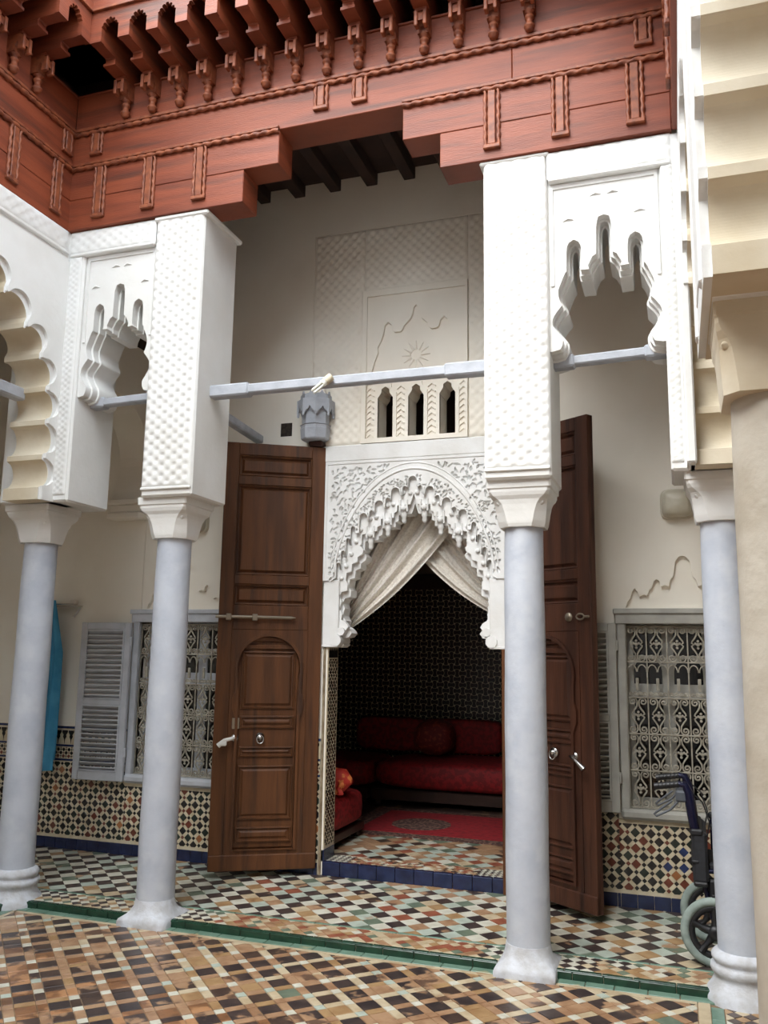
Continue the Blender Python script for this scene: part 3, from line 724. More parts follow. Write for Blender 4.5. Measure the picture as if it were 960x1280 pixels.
# ---- tie beams
def beam(p, q, hw, hh, label, nm='tie_beam', ends=True):
    P, Q = Vector(p), Vector(q); d = Q-P; L_ = d.length; r = empty(nm, p, label=label, cat='beam', group='grey tie beams of the arcades')
    ang = math.atan2(d.y, d.x); T = Matrix.Translation(P) @ Matrix.Rotation(ang, 4, 'Z') @ Matrix.Rotation(-math.asin(d.z/L_), 4, 'Y')
    MB().box(0, L_, -hw, hw, -hh, hh, .008).xf(T).build('bar', greybeam, r)
    if ends: MB().box(0, min(.28, L_*.2), -hw-.008, hw+.008, -hh-.010, hh+.010, .01).box(L_-min(.28, L_*.2), L_, -hw-.008, hw+.008, -hh-.010, hh+.010, .01).xf(T).build('thick_end', greybeam, r)
    return r
beam((-2.78, 4.70, 3.18), (-.95, 4.70, 3.18), .034, .030, 'long grey tie beam across the tall middle bay, carrying a light bulb')
beam((-.61, 4.70, 3.165), (.01, 4.70, 3.185), .034, .026, 'short grey tie beam under the right small lobed arch')
beam((-3.69, 4.70, 3.175), (-3.12, 4.70, 3.19), .034, .026, 'short grey tie beam under the left small lobed arch')
beam((-2.98, 4.92, 3.20), (-3.06, 5.935, 3.19), .034, .030, 'grey tie beam running back from left pier to wall beside the lantern', ends=False)
beam((-4.02, 4.40, 3.18), (-4.02, 2.79, 3.18), .034, .030, 'grey tie beam crossing the big lobed arch at the left edge')

# ================================================================== CEDAR FRIEZE
def rope(mb, p, q, r=.016, pitch=.07):
    P, Q = Vector(p), Vector(q); d = Q-P; L_ = d.length; t = d.normalized()
    nx = t.cross(Vector((0, 0, 1))); nx = nx.normalized() if nx.length > .1 else Vector((1, 0, 0)); ny = t.cross(nx)
    n = max(4, int(L_/pitch*6)); vs = []
    for i in range(n+1):
        s = i/n*L_
        for j in range(7):
            a = 2*pi*j/7; rad = r*(1+.30*math.cos(2*(a-s/pitch*pi)))
            vs.append(P+t*s+nx*(rad*math.cos(a))+ny*(rad*math.sin(a)))
    fs = [(i*7+j, i*7+(j+1) % 7, (i+1)*7+(j+1) % 7, (i+1)*7+j) for i in range(n) for j in range(7)]
    mb.add(vs, fs, 0, True)
YF = 4.47
def frieze(name, T, segs_low, battens, battens_up, s0, s1, br, label, ends, corner_a=1, corner_b=0):
    """s along the wall, t out into the court, z up; T maps (s,t,z) to the world"""
    root = empty(name, (0, 0, 0), label=label, cat='frieze', kind='structure')
    del WM[root.name]
    def bd(mb, nm, mt, par=root): mb.xf(T); return mb.build(nm, mt, par)
    for (a, b, za, zb) in segs_low: bd(MB().box(a+.001, b-.001, -.20, .0, za+.001, zb-.001, .004), 'fascia_board', wood)
    for (a, b) in ends: # upper fascia boards
        bd(MB().box(a+.001, b-.001, -.24, .0, 4.785, 5.06, .004), 'fascia_board', wood)
    bd(MB().box(s0, s1, -.05, -.0, 5.06, 5.325, .003), 'back_board', wood); bd(MB().box(s0, s1, -.05, .012, 5.315, 5.33, .003), 'back_fillet', wood); bd(MB().box(s0-.3*corner_a, s1+.3*corner_b, -.30, -.26, 5.06, 5.75), 'void_board', wooddark)  # void board: dark tone stands in for the shade inside the eave recess
    lows = sorted({(a, b) for a, b, za, zb in segs_low if zb > 4.7})
    for (a, b) in lows:
        g = MB(); rope(g, (a, .010, 4.772), (b, .010, 4.772), .015); bd(g, 'rope_moulding', woodtrim)
        bd(MB().box(a, b, 0, .022, 4.788, 4.806, .003), 'fillet', woodtrim)
    g = MB(); rope(g, (s0, .010, 5.028), (s1, .010, 5.028), .015); bd(g, 'rope_moulding', woodtrim)
    bd(MB().box(s0, s1, 0, .024, 5.045, 5.067, .003), 'fillet', woodtrim)
    def batten(sx, z0, z1):
        b = bd(MB().box(sx-.022, sx+.022, -.002, .020, z0+.02, z1, .004), 'batten', woodtrim)
        g = MB(); rope(g, (sx-.038, .008, z0+.02), (sx-.038, .008, z1), .011, .06); rope(g, (sx+.038, .008, z0+.02), (sx+.038, .008, z1), .011, .06); bd(g, 'rope', woodtrim, b)
        bd(MB().box(sx-.05, sx+.05, -.002, .024, z0-.005, z0+.022, .005), 'foot', woodtrim, b)
    for sx in battens: batten(sx, 4.40, 4.76)
    for sx in battens_up: batten(sx, 4.86, 5.016)
    # brackets with fork and colonnette, lobed boards between
    def side(mb, pts, sx, w): mb.prism(pts, sx-w/2, sx+w/2, 'yz')
    P = .2086
    first = True; proto = None
    for i in range(br[1]):
        sx = br[0]+i*P
        if first:
            b = MB(); side(b, [(-.26, 5.66), (-.26, 5.30), (.11, 5.30), (.115, 5.325), (.225, 5.325), (.225, 5.365), (.235, 5.372), (.355, 5.372), (.355, 5.66)], sx, .072)
            side(b, [(.085, 5.318), (.085, 5.335), (.235, 5.335), (.235, 5.316)], sx, .09)
            b0 = bd(b, 'bracket', wood)
            f_ = MB(); side(f_, [(-.005, 5.30), (.10, 5.30), (.12, 5.275), (.12, 5.23), (.08, 5.25), (.06, 5.235), (.06, 5.19), (-.005, 5.19)], sx, .07)
            for d in (-.027, .027): f_.box(sx+d-.011, sx+d+.011, .085, .132, 5.192, 5.29, .004)
            f0 = bd(f_, 'fork', woodtrim, b0)
            c_ = MB().lathe([(.012, 5.068), (.024, 5.072), (.026, 5.088), (.032, 5.092), (.032, 5.104), (.020, 5.108), (.019, 5.142), (.028, 5.147), (.028, 5.160), (.018, 5.164), (.018, 5.178), (.030, 5.184), (.030, 5.20)], (sx, .035, 0), 10)
            c0 = bd(c_, 'colonnette', woodtrim, b0)
            ln = MB(); u0, u1 = sx+.042, sx+P-.042; um = (u0+u1)/2
            op = [(u0, 5.372), (u0, 5.465), (u0-.004, 5.472)]
            for (lx, lz) in ((-.042, 5.487), (-.024, 5.51), (0, 5.52), (.024, 5.51), (.042, 5.487)):
                for k in range(7):
                    a = pi - pi*k/6 - (lx/.042)*.5; op.append((um+lx+.0125*math.cos(a), lz+.0125*math.sin(a)))
            op += [(u1+.004, 5.472), (u1, 5.465), (u1, 5.372)]
            poly = [(sx, 5.372), ] + op + [(sx+P, 5.372), (sx+P, 5.60), (sx, 5.60)]
            ln.prism(poly, .350, .385, 'xz'); l0 = bd(ln, 'lobed_board', wood)
            proto = (b0, f0, c0, l0); first = False; s_first = sx
        else:
            off = T.to_3x3() @ Vector((sx-s_first, 0, 0))
            b1 = proto[0].copy(); COL.objects.link(b1); b1.location = off
            for q in proto[1:3]:
                k = q.copy(); COL.objects.link(k); k.parent = b1
            l1 = proto[3].copy(); COL.objects.link(l1); l1.location = off
    c0_ = corner_a*.385; c1_ = corner_b*.385
    bd(MB().box(s0+c0_, s1-c1_, .35, .405, 5.585, 5.605, .003), 'eave_fillet', woodtrim)
    bd(MB().box(s0+c0_, s1-c1_, .345, .39, 5.605, 6.0), 'eave_board', wood)
    if corner_a: bd(MB().box(s0+.385, br[0]+.001, .350, .385, 5.372, 5.60), 'corner_board', wood)
    if corner_b: bd(MB().box(br[0]+br[1]*.2086-.001, s1-.385, .350, .385, 5.372, 5.60), 'corner_board', wood)
    bd(MB().box(s0-.3*corner_a, s1+.3*corner_b, -.30, .36, 5.64, 5.70), 'eave_soffit', wooddark)  # soffit colour darkened to give the shade between the brackets
    return root
Tb = Matrix(((1, 0, 0, 0), (0, -1, 0, YF), (0, 0, 1, 0), (0, 0, 0, 1)))
Z1 = 4.555; Zj = 4.565
segs = [(-3.83, -2.49, ZT, Z1), (-3.83, -2.25, Z1, 4.785), (-1.21, .07, ZT, Z1), (-1.44, .07, Z1, 4.785)]
frieze('trim_1', Tb, segs, [-3.572, -3.187, -2.807, -.90, -.514, -.112], [-3.62, -1.97, -1.716, -.058], -3.81, .07, (-3.385, 14), 'red cedar frieze with rope mouldings and bracketed eave above the back arcade', [(-3.83, -.782), (-.782, .07)], 1, 1)
Tl = Matrix(((0, 1, 0, XL), (-1, 0, 0, 4.47), (0, 0, 1, 0), (0, 0, 0, 1)))
frieze('trim_2', Tl, [(-.02, 3.2, ZT, Z1), (-.02, 3.2, Z1, 4.785), (3.2, 6.9, ZT, Z1), (3.2, 6.9, Z1, 4.785)], [.15, .545, .94, 1.33, 1.72], [.08, .95], 0, 6.9, (.43, 24), 'red cedar frieze with bracketed eave along the left arcade', [(0, 3.0), (3.0, 6.9)])
Tr = Matrix(((0, -1, 0, XR), (-1, 0, 0, 4.47), (0, 0, 1, 0), (0, 0, 0, 1)))
frieze('trim_3', Tr, [(-.02, 3.2, ZT, Z1), (-.02, 3.2, Z1, 4.785), (3.2, 6.9, ZT, Z1), (3.2, 6.9, Z1, 4.785)], [.3, .7], [.1], 0, 6.9, (.43, 24), 'red cedar frieze with bracketed eave along the right arcade', [(0, 3.0), (3.0, 6.9)])
MB().box(-2.9, -.9, 4.72, 4.92, 4.95, 5.29, .01).build('lintel_beam', ceilwood, ceil)

# ================================================================== DOORS
def door(name, hinge, ang, sx, mt, label, lever_mat):
    """leaf runs along local x from the hinge (sx = -1 to the left), front face at local y = 0"""
    Wd, Hd, z0 = .745, 3.03, .05
    r = empty(name, (hinge[0], hinge[1], z0), ang, label=label, cat='door', kind='structure')
    def U(u): return sx*u*Wd
    def V(v): return Hd*(1-v)       # v from the top
    def B(name_, u0, u1, v0, v1, y0, y1, bev=.004, par=r, m=mt):
        a, b = U(u0), U(u1); me = MB().box(min(a, b), max(a, b), y0, y1, V(v1), V(v0), bev).mesh(name_, m)
        return local_child(name_, me, par)
    B('core', 0, 1, 0, 1, .040, .058)
    B('stile', 0, .135, 0, 1, 0, .042); B('stile', .865, 1, 0, 1, 0, .042)
    for (a, b) in ((0, .03), (.082, .104), (.325, .347), (.397, .455)): B('rail', .135, .865, a, b, 0, .042)
    def panel(u0, u1, v0, v1, par=r, y=.010):
        mb = MB(); a0, a1 = sorted((U(u0), U(u1))); c0, c1 = V(v1), V(v0); k_ = y-.010
        def rg(i, yy): return [(a0+i, yy+k_, c0+i), (a1-i, yy+k_, c0+i), (a1-i, yy+k_, c1-i), (a0+i, yy+k_, c1-i)]
        secs = [rg(.001, .042), rg(.001, .010), rg(.006, .006), rg(.012, .010), rg(.016, .030), rg(.024, .030), rg(.040, .014)]
        if c1-c0 < .09: secs = [rg(.001, .042), rg(.001, .010), rg(.006, .006), rg(.011, .010), rg(.013, .028), rg(.018, .028), rg(.028, .016)]
        if y > .02: secs = [rg(0, .018), rg(.003, .001), rg(.011, -.001), rg(.017, .0135), rg(.026, .0135), rg(.040, .004)]
        mb.loft(secs); return local_child('panel', mb.mesh('panel', mt), par)
    for (a, b) in ((.03, .082), (.104, .325), (.347, .397)): panel(.135, .865, a, b)
    # lower field with the horseshoe wicket
    def arch(uw, top, base, grow=0.):
        pts = []; uc = .5; cz = V(.545); rad = uw*Wd/2+grow
        pts.append((U(uc)-rad*.93, V(base)))
        if grow: pts += [(U(uc)-rad*.93, V(.66)), (U(uc)-rad*1.03, V(.64)), (U(uc)-rad*1.04, V(.615)), (U(uc)-rad*.97, V(.60))]
        else: pts += [(U(uc)-rad*.93, V(.60))]
        for k in range(17):
            a = pi+.25-(pi+.5)*k/16; pts.append((U(uc)+rad*math.cos(a), cz+rad*1.02*math.sin(a)))
        n = len(pts)-17
        pts += [(2*U(uc)-x, z) for x, z in reversed(pts[:n])]
        return pts
    ap_ = arch(.60, .455, .955)
    a0, a1 = sorted((U(.135), U(.865)))
    local_child('arch_board', MB().prism([(a0, V(1)), (a1, V(1)), (a1, V(.455)), (a0, V(.455))], -.002, .042, 'xz', holes=[ap_]).mesh('arch_board', mt), r)
    am = arch(.60, .455, .955, .020)
    local_child('arch_moulding', MB().prism(am, -.020, .0, 'xz', holes=[[(x, z+.0) for x, z in arch(.60, .455, .954)]]).mesh('arch_moulding', mt), r)
    wk = local_child('wicket', MB().prism([(x, z+.004) for x, z in arch(.60, .455, .952, -.004)], .026, .045, 'xz').mesh('wicket', mt), r)
    for (a, b) in ((.505, .64), (.655, .685), (.725, .75), (.768, .89), (.905, .94)): panel(.24, .76, a, b, wk, .022)
    local_child('cap_moulding', MB().box(*sorted((U(.24), U(.76))), .008, .03, V(.50), V(.49), .003).box(*sorted((U(.245), U(.755))), .008, .03, V(.482), V(.472), .003).mesh('cap_moulding', mt), wk)
    B('bottom_rail', .0, 1, .965, 1.0, -.010, .03, .006)
    # hardware
    kx, kz = U(.56), V(.708)
    kn = MB().lathe([(.002, -.03), (.012, -.028), (.016, -.018), (.012, -.01), (.03, -.008), (.032, .004)], (kx, 0.01, kz+.012), 14, 'y')
    kn.tube([(kx+.024*math.sin(t), -.012, kz-.012-.028*math.cos(t)+.01) for t in [2*pi*k/16 for k in range(16)]], .005, 6, closed=True)
    local_child('knocker', kn.mesh('knocker', chrome), wk)
    lx, lz = U(.80), V(.705); s2 = sx
    if sx < 0:
        lv = MB().lathe([(.002, -.012), (.026, -.010), (.026, .002)], (lx, 0, lz), 14, 'y').mesh('rose', chrome); lv = local_child('lever', lv, r)
        local_child('grip', MB().tube([(lx, -.005, lz), (lx-.02, -.05, lz), (lx-.07, -.055, lz-.012), (lx-.115, -.055, lz-.05)], [.010, .012, .014, .018], 8).box(lx-.10, lx-.055, -.07, -.045, lz-.05, lz-.015, .008).mesh('grip', whitecloth), lv)
        local_child('lock_plate', MB().box(U(.83), U(.76), -.006, .002, V(.685), V(.66), .002).mesh('lock_plate', brass), r)
        local_child('bolt', MB().tube([(U(1.03), -.03, V(.4255)), (U(.30), -.03, V(.4255)), (U(.26), -.03, V(.4255))], [.012, .012, .003], 8).box(U(.93), U(.88), -.045, .0, V(.434), V(.418), .004).box(U(.68), U(.63), -.045, .0, V(.434), V(.418), .004).mesh('bolt', brass), r)
    else:
        lv = MB().lathe([(.002, -.012), (.024, -.010), (.024, .002)], (lx, 0, lz), 14, 'y').mesh('rose', chrome); lv = local_child('lever', lv, r)
        local_child('grip', MB().tube([(lx, -.005, lz), (lx, -.045, lz), (lx+.05, -.055, lz-.02), (lx+.11, -.05, lz-.065)], [.010, .010, .012, .018], 8).mesh('grip', chrome), lv)
        local_child('plate', MB().lathe([(.002, -.01), (.028, -.008), (.030, .002)], (U(.76), 0, V(.4255)), 10, 'y').mesh('plate', brass), r)
        local_child('ring', MB().tube([(U(.90)+.030*math.cos(t), -.015, V(.4255)+.018*math.sin(t)) for t in [2*pi*k/14 for k in range(14)]], .006, 6, closed=True).tube([(U(.94), -.012, V(.4255)), (U(.99), -.012, V(.4255))], .008, 6).mesh('ring', brass), r)
    return r
door('door_1', (-2.475, 5.895), math.atan2(.375, .64), -1, doorwood, 'tall brown panelled door leaf with white handle, opened to the left', whitecloth)
door('door_2', (-1.115, 5.895), -math.atan2(.425, .615), 1, doorwood2, 'tall dark red-brown panelled door leaf half hidden behind the middle column', chrome)
MB().box(-1.145, -1.115, YW-.03, YW+.03, 0, 1.585, .004).build('door_post', doorwood, tag(empty('trim_4', (-1.13, YW, 0), label='brown wooden post at the right doorway jamb', cat='door post', kind='structure')))

# ================================================================== WINDOWS
cw, ch = .127, .228
def spiral(cx, cz, r0, r1, a0, turns, n=18):
    return [(cx+(r0+(r1-r0)*k/n)*math.cos(a0+turns*2*pi*k/n), cz+(r0+(r1-r0)*k/n)*math.sin(a0+turns*2*pi*k/n)) for k in range(n+1)]
def heart_cell():
    g = MB()
    for s in (-1, 1):
        sp_ = spiral(.25*cw, .385*ch, .03*cw, .21*cw, pi-1.5*2*pi, 1.5)      # ends on the inner side
        midp = [(.055*cw, .27*ch), (.16*cw, .17*ch), (.27*cw, .09*ch), (.30*cw, .045*ch), (.20*cw, 0)]
        half_ = sp_+midp; path = half_+[(x, -z) for x, z in reversed(half_[:-1])]
        g.tube([(s*x, 0, z) for x, z in path], .0052, 4, flat=1.4)
    for (x, z, r) in ((0, 0, .012), (0, .022, .009), (0, -.022, .009), (.016, 0.006, .009), (-.016, .006, .009)):
        g.lathe([(.001, -.006), (r, -.004), (r, .004), (.001, .006)], (x, 0, z), 6, 'y', smooth=False)
    return g
def arc_cell():
    g = MB()
    for s in (-1, 1):
        pa = [(.0, .08*ch)] if False else [(s*.06*cw, .20*ch)]
        arcq = [(s*(.25*cw)+.23*cw*math.cos(t), .22*ch+.2*ch*math.sin(t)) for t in [pi*k/10 for k in range(11)]]
        g.tube([(x, 0, z) for x, z in arcq], .0055, 4)
        for (sx_, sz_) in ((.12, -.40), (.36, -.40)):
            g.tube([(s*x, 0, z) for x, z in spiral(sx_*cw, sz_*ch, .02*cw, .115*cw, 0, 1.6, 14)], .005, 4)
    g.box(-.010, .010, -.008, .008, -.30*ch, .05*ch, .002)
    return g
heart_me = heart_cell().mesh('scroll_cell', iron); arc_me = arc_cell().mesh('arc_cell', iron)
def window(name, x0, x1, label, paint):
    w = empty(name, ((x0+x1)/2, YW, WZ0), label=label, cat='window', kind='structure')
    f0, f1 = x0-.055, x1+.055
    fr = MB().box(f0, x0, YW-.035, YW+.06, .585, 1.80, .006).box(x1, f1, YW-.035, YW+.06, .585, 1.80, .006).build('casing', paint, w)
    MB().box(f0-.01, f1+.01, YW-.05, YW+.06, 1.76, 1.83, .006).box(f0-.02, f1+.02, YW-.065, YW+.06, 1.825, 1.86, .006).build('head', paint, w)
    MB().box(f0, f1, YW-.06, YW+.06, .535, .60, .018).build('sill', paint, w)
    # sash behind the grille
    ys = YW+.10; xm = (x0+x1)/2
    g = MB()
    pw = (x1-x0-.08-2*.075)/3; st3 = [x0+.04+k*(pw+.075) for k in range(3)]
    g.box(x0, x0+.04, ys, ys+.04, WZ0, WZ1, .004).box(x1-.04, x1, ys, ys+.04, WZ0, WZ1, .004)
    for a in st3[1:]: g.box(a-.075, a, ys, ys+.04, WZ0, WZ1, .004)
    for (c, d) in ((WZ0, .655), (1.285, 1.375), (1.71, WZ1)): g.box(x0, x1, ys+.003, ys+.037, c, d, .004)
    sash = g.build('sash', paint, w)
    for a in st3:
        b = a+pw; c = a+pw/2; h = pw/2
        MB().box(a, b, ys+.016, ys+.022, .655, 1.285).build('pane', glassdark, sash)
        MB().box(a, b, ys+.016, ys+.022, 1.375, 1.71).build('pane', glassdark, sash)
        MB().prism([(a, 1.56)]+[(c-h*math.cos(t), 1.46+h*.9*math.sin(t)) for t in [pi*k/10 for k in range(11)]]+[(b, 1.56)], ys+.004, ys+.018).build('arch_tracery', paint, sash)
    # wrought iron grille
    yg = YW+.012; n = 6; cwx = (x1-x0)/n
    for k in range(n+1): MB().box(x0+k*cwx-.0045, x0+k*cwx+.0045, yg-.006, yg+.006, WZ0, WZ1-.01, .001).build('bar', iron, w)
    zb = [1.745-k*ch for k in range(6)]
    for z in zb: MB().box(x0, x1, yg-.010, yg-.002, z-.0045, z+.0045, .001).build('bar', iron, w)
    for k in range(n):
        for rI in range(5):
            o = bpy.data.objects.new('scroll_cell' if rI != 1 else 'arc_cell', heart_me if rI != 1 else arc_me); COL.objects.link(o); o.parent = w
            o.matrix_parent_inverse = WM[w.name].inverted(); o.location = (x0+(k+.5)*cwx, yg, (zb[rI]+zb[rI+1])/2)
    return w
window('window_1', WINS[0][0], WINS[0][1], 'grey window with scrolled iron grille behind the second column from the left', greypaint)
window('window_2', WINS[1][0], WINS[1][1], 'grey window with scrolled iron grille behind the wheelchair', greypaint2)

def shutter(x0, x1, z0, z1, y, paint, label, ang=0., hx=None):
    w = x1-x0; r = empty('shutter', (x1, y, z0), ang, label=label, cat='shutter', group='louvred shutters')
    h = z1-z0; st_ = .052; zm_ = h*.49
    def lc(mb, nm, par=r): return local_child(nm, mb.mesh(nm, paint), par)
    for (a, b) in ((-w, -w+st_), (-st_, 0)): lc(MB().box(a, b, -.035, 0, 0, h, .004), 'stile')
    for (a, b) in ((0, .07), (zm_-.022, zm_+.022), (h-.055, h)): lc(MB().box(-w+st_, -st_, -.033, -.002, a, b, .004), 'rail')
    for (a, b) in ((.07, zm_-.022), (zm_+.022, h-.055)):
        n = 14; me = None
        lc(MB().prism([(-w+st_-.001, a), (-st_+.001, a), (-st_+.001, b), (-w+st_-.001, b)], -.04, -.03, 'xz', holes=[[(-w+st_+.010, a+.010), (-st_-.010, a+.010), (-st_-.010, b-.010), (-w+st_+.010, b-.010)]]), 'bead')
        for k in range(n):
            z = a+(b-a)*(k+.5)/n
            if me is None:
                t = .004; me = MB().loft([[(xx, -.036, .012-t), (xx, -.036, .012+t), (xx, -.004, -.014+t), (xx, -.004, -.014-t)] for xx in (-w+st_+.002, -st_-.002)]).mesh('slat', paint)
            o = local_child('slat', me, r); o.location = (0, 0, z)
    for q_ in (.15, .85): lc(MB().box(-.005, .012, -.03, -.01, h*q_, h*q_+.07, .003), 'hinge')
    return r
shutter(-4.52, -4.075, .545, 1.755, YW-.055, greypaint, 'pale grey louvred shutter opened flat on the wall left of the left window', .05)
shutter(-.84, -.385, .575, 1.765, YW-.045, greypaint2, 'grey louvred shutter between the right door leaf and the right window', .04)

# ================================================================== THINGS ON THE WALLS
ln = empty('wall_lantern', (-2.545, YW, 3.13), label='grey faceted wooden lantern on the wall above the left door leaf', cat='lantern')
def octa(rad, z, cxl=-2.545, cyl=YW-.09):
    return [(cxl+rad*math.cos(pi/8+k*pi/4), cyl+rad*.9*math.sin(pi/8+k*pi/4), z) for k in range(8)]
MB().loft([octa(.098, 3.125), octa(.108, 3.135), octa(.115, 3.21), octa(.112, 3.215), octa(.112, 3.235), octa(.122, 3.24)]).build('bowl', greybeam, ln)
MB().loft([octa(.104, 3.24), octa(.108, 3.40)]).build('body', greybeam, ln)
for k in range(8): # toothed aprons on every face
    a = k*pi/4; W8 = Matrix.Translation((-2.545+.118*math.cos(a), YW-.09+.107*math.sin(a), 0)) @ Matrix.Rotation(a+pi/2, 4, 'Z')
    MB().prism([(-.056, 3.43), (-.056, 3.30), (-.046, 3.305), (-.036, 3.33), (-.016, 3.345), (0, 3.372), (.016, 3.345), (.036, 3.33), (.046, 3.305), (.056, 3.30), (.056, 3.43)], -.014, .0).xf(W8).build('apron', greybeam, ln)
MB().loft([octa(.128, 3.425), octa(.112, 3.455), octa(.1, 3.46)]).build('crown', greybeam, ln)
for k in range(5):
    a = pi+k*pi/4; MB().prism([(-.04, 3.44), (.04, 3.44), (.04, 3.47), (.015, 3.475), (0, 3.50), (-.015, 3.475), (-.04, 3.47)], -.012, .0).xf(Matrix.Translation((-2.545+.1*math.cos(a), YW-.09+.09*math.sin(a), 0)) @ Matrix.Rotation(a+pi/2, 4, 'Z')).build('crest', greybeam, ln)
MB().lathe([(.05, 3.45), (.045, 3.49), (.03, 3.54), (.012, 3.575), (.002, 3.58)], (-2.515, YW-.06, 0), 12).build('dome', cream, ln)
MB().box(-2.60, -2.49, YW-.09, YW, 3.085, 3.13, .01).build('bracket', wooddark, ln)

lb = empty('light_bulb', (-1.93, 4.66, 3.17), label='white fluorescent tube bulb in a holder on the long tie beam', cat='light bulb')
bulbm = M('bulb_glass', (236, 236, 226), rough=.2)
ax = Vector((-.55, -.35, -.62)).normalized(); p0 = Vector((-1.93, 4.645, 3.195))
MB().tube([p0, p0+ax*.05], .026, 12).build('holder', M('holder_plastic', (206, 196, 170), rough=.5), lb)
MB().tube([p0+ax*.045, p0+ax*.075], .022, 12).build('ballast', bulbm, lb)
s1_ = ax.cross(Vector((0, 0, 1))).normalized(); s2_ = ax.cross(s1_)
for (a, b) in ((1, 1), (-1, 1), (1, -1), (-1, -1)):
    MB().tube([p0+ax*.07+s1_*.010*a+s2_*.010*b, p0+ax*.15+s1_*.010*a+s2_*.010*b], .0065, 8).build('tube', bulbm, lb)

def bulkhead(x, z, label):
    b = empty('wall_lamp', (x, YW, z), label=label, cat='wall lamp', group='bulkhead wall lamps')
    def rr_(w, h, y, n=5): # superellipse ring
        return [(x+w*math.copysign(abs(math.cos(t))**.45, math.cos(t)), y, z+h*math.copysign(abs(math.sin(t))**.45, math.sin(t))) for t in [2*pi*k/32 for k in range(32)]]
    MB().loft([rr_(.105, .10, YW), rr_(.105, .10, YW-.03), rr_(.098, .095, YW-.035)]).build('back_plate', M('lamp_cream', (206, 198, 180), rough=.5), b)
    MB().loft([rr_(.096, .09, YW-.03), rr_(.094, .088, YW-.07), rr_(.084, .078, YW-.095), rr_(.06, .055, YW-.108), rr_(.02, .02, YW-.112)], smooth=True).build('diffuser', M('lamp_diffuser', (200, 194, 176), (188, 180, 160), scale=10, rough=.35), b)
bulkhead(.025, 2.545, 'cream square bulkhead lamp on the wall right of the dark door leaf')
bulkhead(-3.575, 2.56, 'grey bulkhead lamp peeping out behind the second capital from the left')

sh = empty('towel_rail', (-4.78, YW, 1.89), label='small glass shelf with rail on the wall beside the left column', cat='shelf')
MB().box(-4.98, -4.60, YW-.12, YW-.01, 1.885, 1.893, .002).build('shelf_plate', M('shelf_glass', (176, 170, 156), rough=.15), sh)
for xx in (-4.95, -4.68): MB().box(xx-.03, xx+.03, YW-.05, YW, 1.90, 1.94, .008).build('holder', cream, sh)
MB().tube([(-4.98, YW-.125, 1.90), (-4.60, YW-.125, 1.90)], .006, 8).build('rail', chrome, sh)
MB().tube([(-4.62, YW-.01, 1.88), (-4.66, YW-.04, 1.80)], .006, 6).build('brace', chrome, sh)
def tw(u, v):
    z = 1.93-1.25*v; w = .06+.10*min(1, v*3.0)
    x = -4.815+(u-.5)*2*w-.035*v; f_ = .026*math.sin(u*19+v*2)*(.6+.4*v)
    return (x, YW-.165+f_+.03*v, z)
g = MB(); g.grid(tw, 24, 30); g.grid(lambda u, v: (tw(u, v)[0], tw(u, v)[1]+.012, tw(u, v)[2]), 24, 30)
tow = g.build('towel', towelm, label='long blue towel hanging on the wall behind the far left column', cat='towel')
MB().grid(lambda u, v: (tw(u, .93)[0]+.002, tw(u, .93)[1]-.012, .60+.14*v), 24, 4).build('hem_fold', towelm, tow)

cab = MB().tube([(-4.045, YW-.004, 2.58), (-4.05, YW-.004, 2.2), (-4.045, YW-.004, 1.86)], .004, 5).build('wall_cable', cream, label='thin painted cable running down the wall above the left window', cat='cable')

# ================================================================== CURTAINS AND ROOM
def curtain(label, sgn, y, zg, e1x, e1z):
    tx = lambda u: -2.42+.92*u
    def P_(u, v):
        top = Vector((-2.42+.90*u, 0, 2.86-.34*u)); bot = Vector((-2.415+.045*u, 0, zg+.30-.30*u))
        s = v**1.0; p = top.lerp(bot, s)
        p.z -= (.10*u)*math.sin(pi*v)*.8
        amp = .026*(1-.55*v)
        f_ = amp*math.sin(u*2*pi*6.5+v*1.5)+.012*math.sin(u*2*pi*15+2*v)
        x = p.x if sgn > 0 else 2*DC-p.x
        return (x, y-f_-.03*math.sin(pi*v), p.z)
    g = MB(); g.grid(P_, 90, 40)
    return g.build('curtain', curtm, label=label, cat='curtain', group='lace curtains in the doorway')
curtain('left lace curtain swept to the left doorway jamb, crossing over the other', 1, 6.20, 1.72, 0, 0)
curtain('right lace curtain swept to the right doorway jamb, behind the other', -1, 6.28, 1.80, 0, 0)

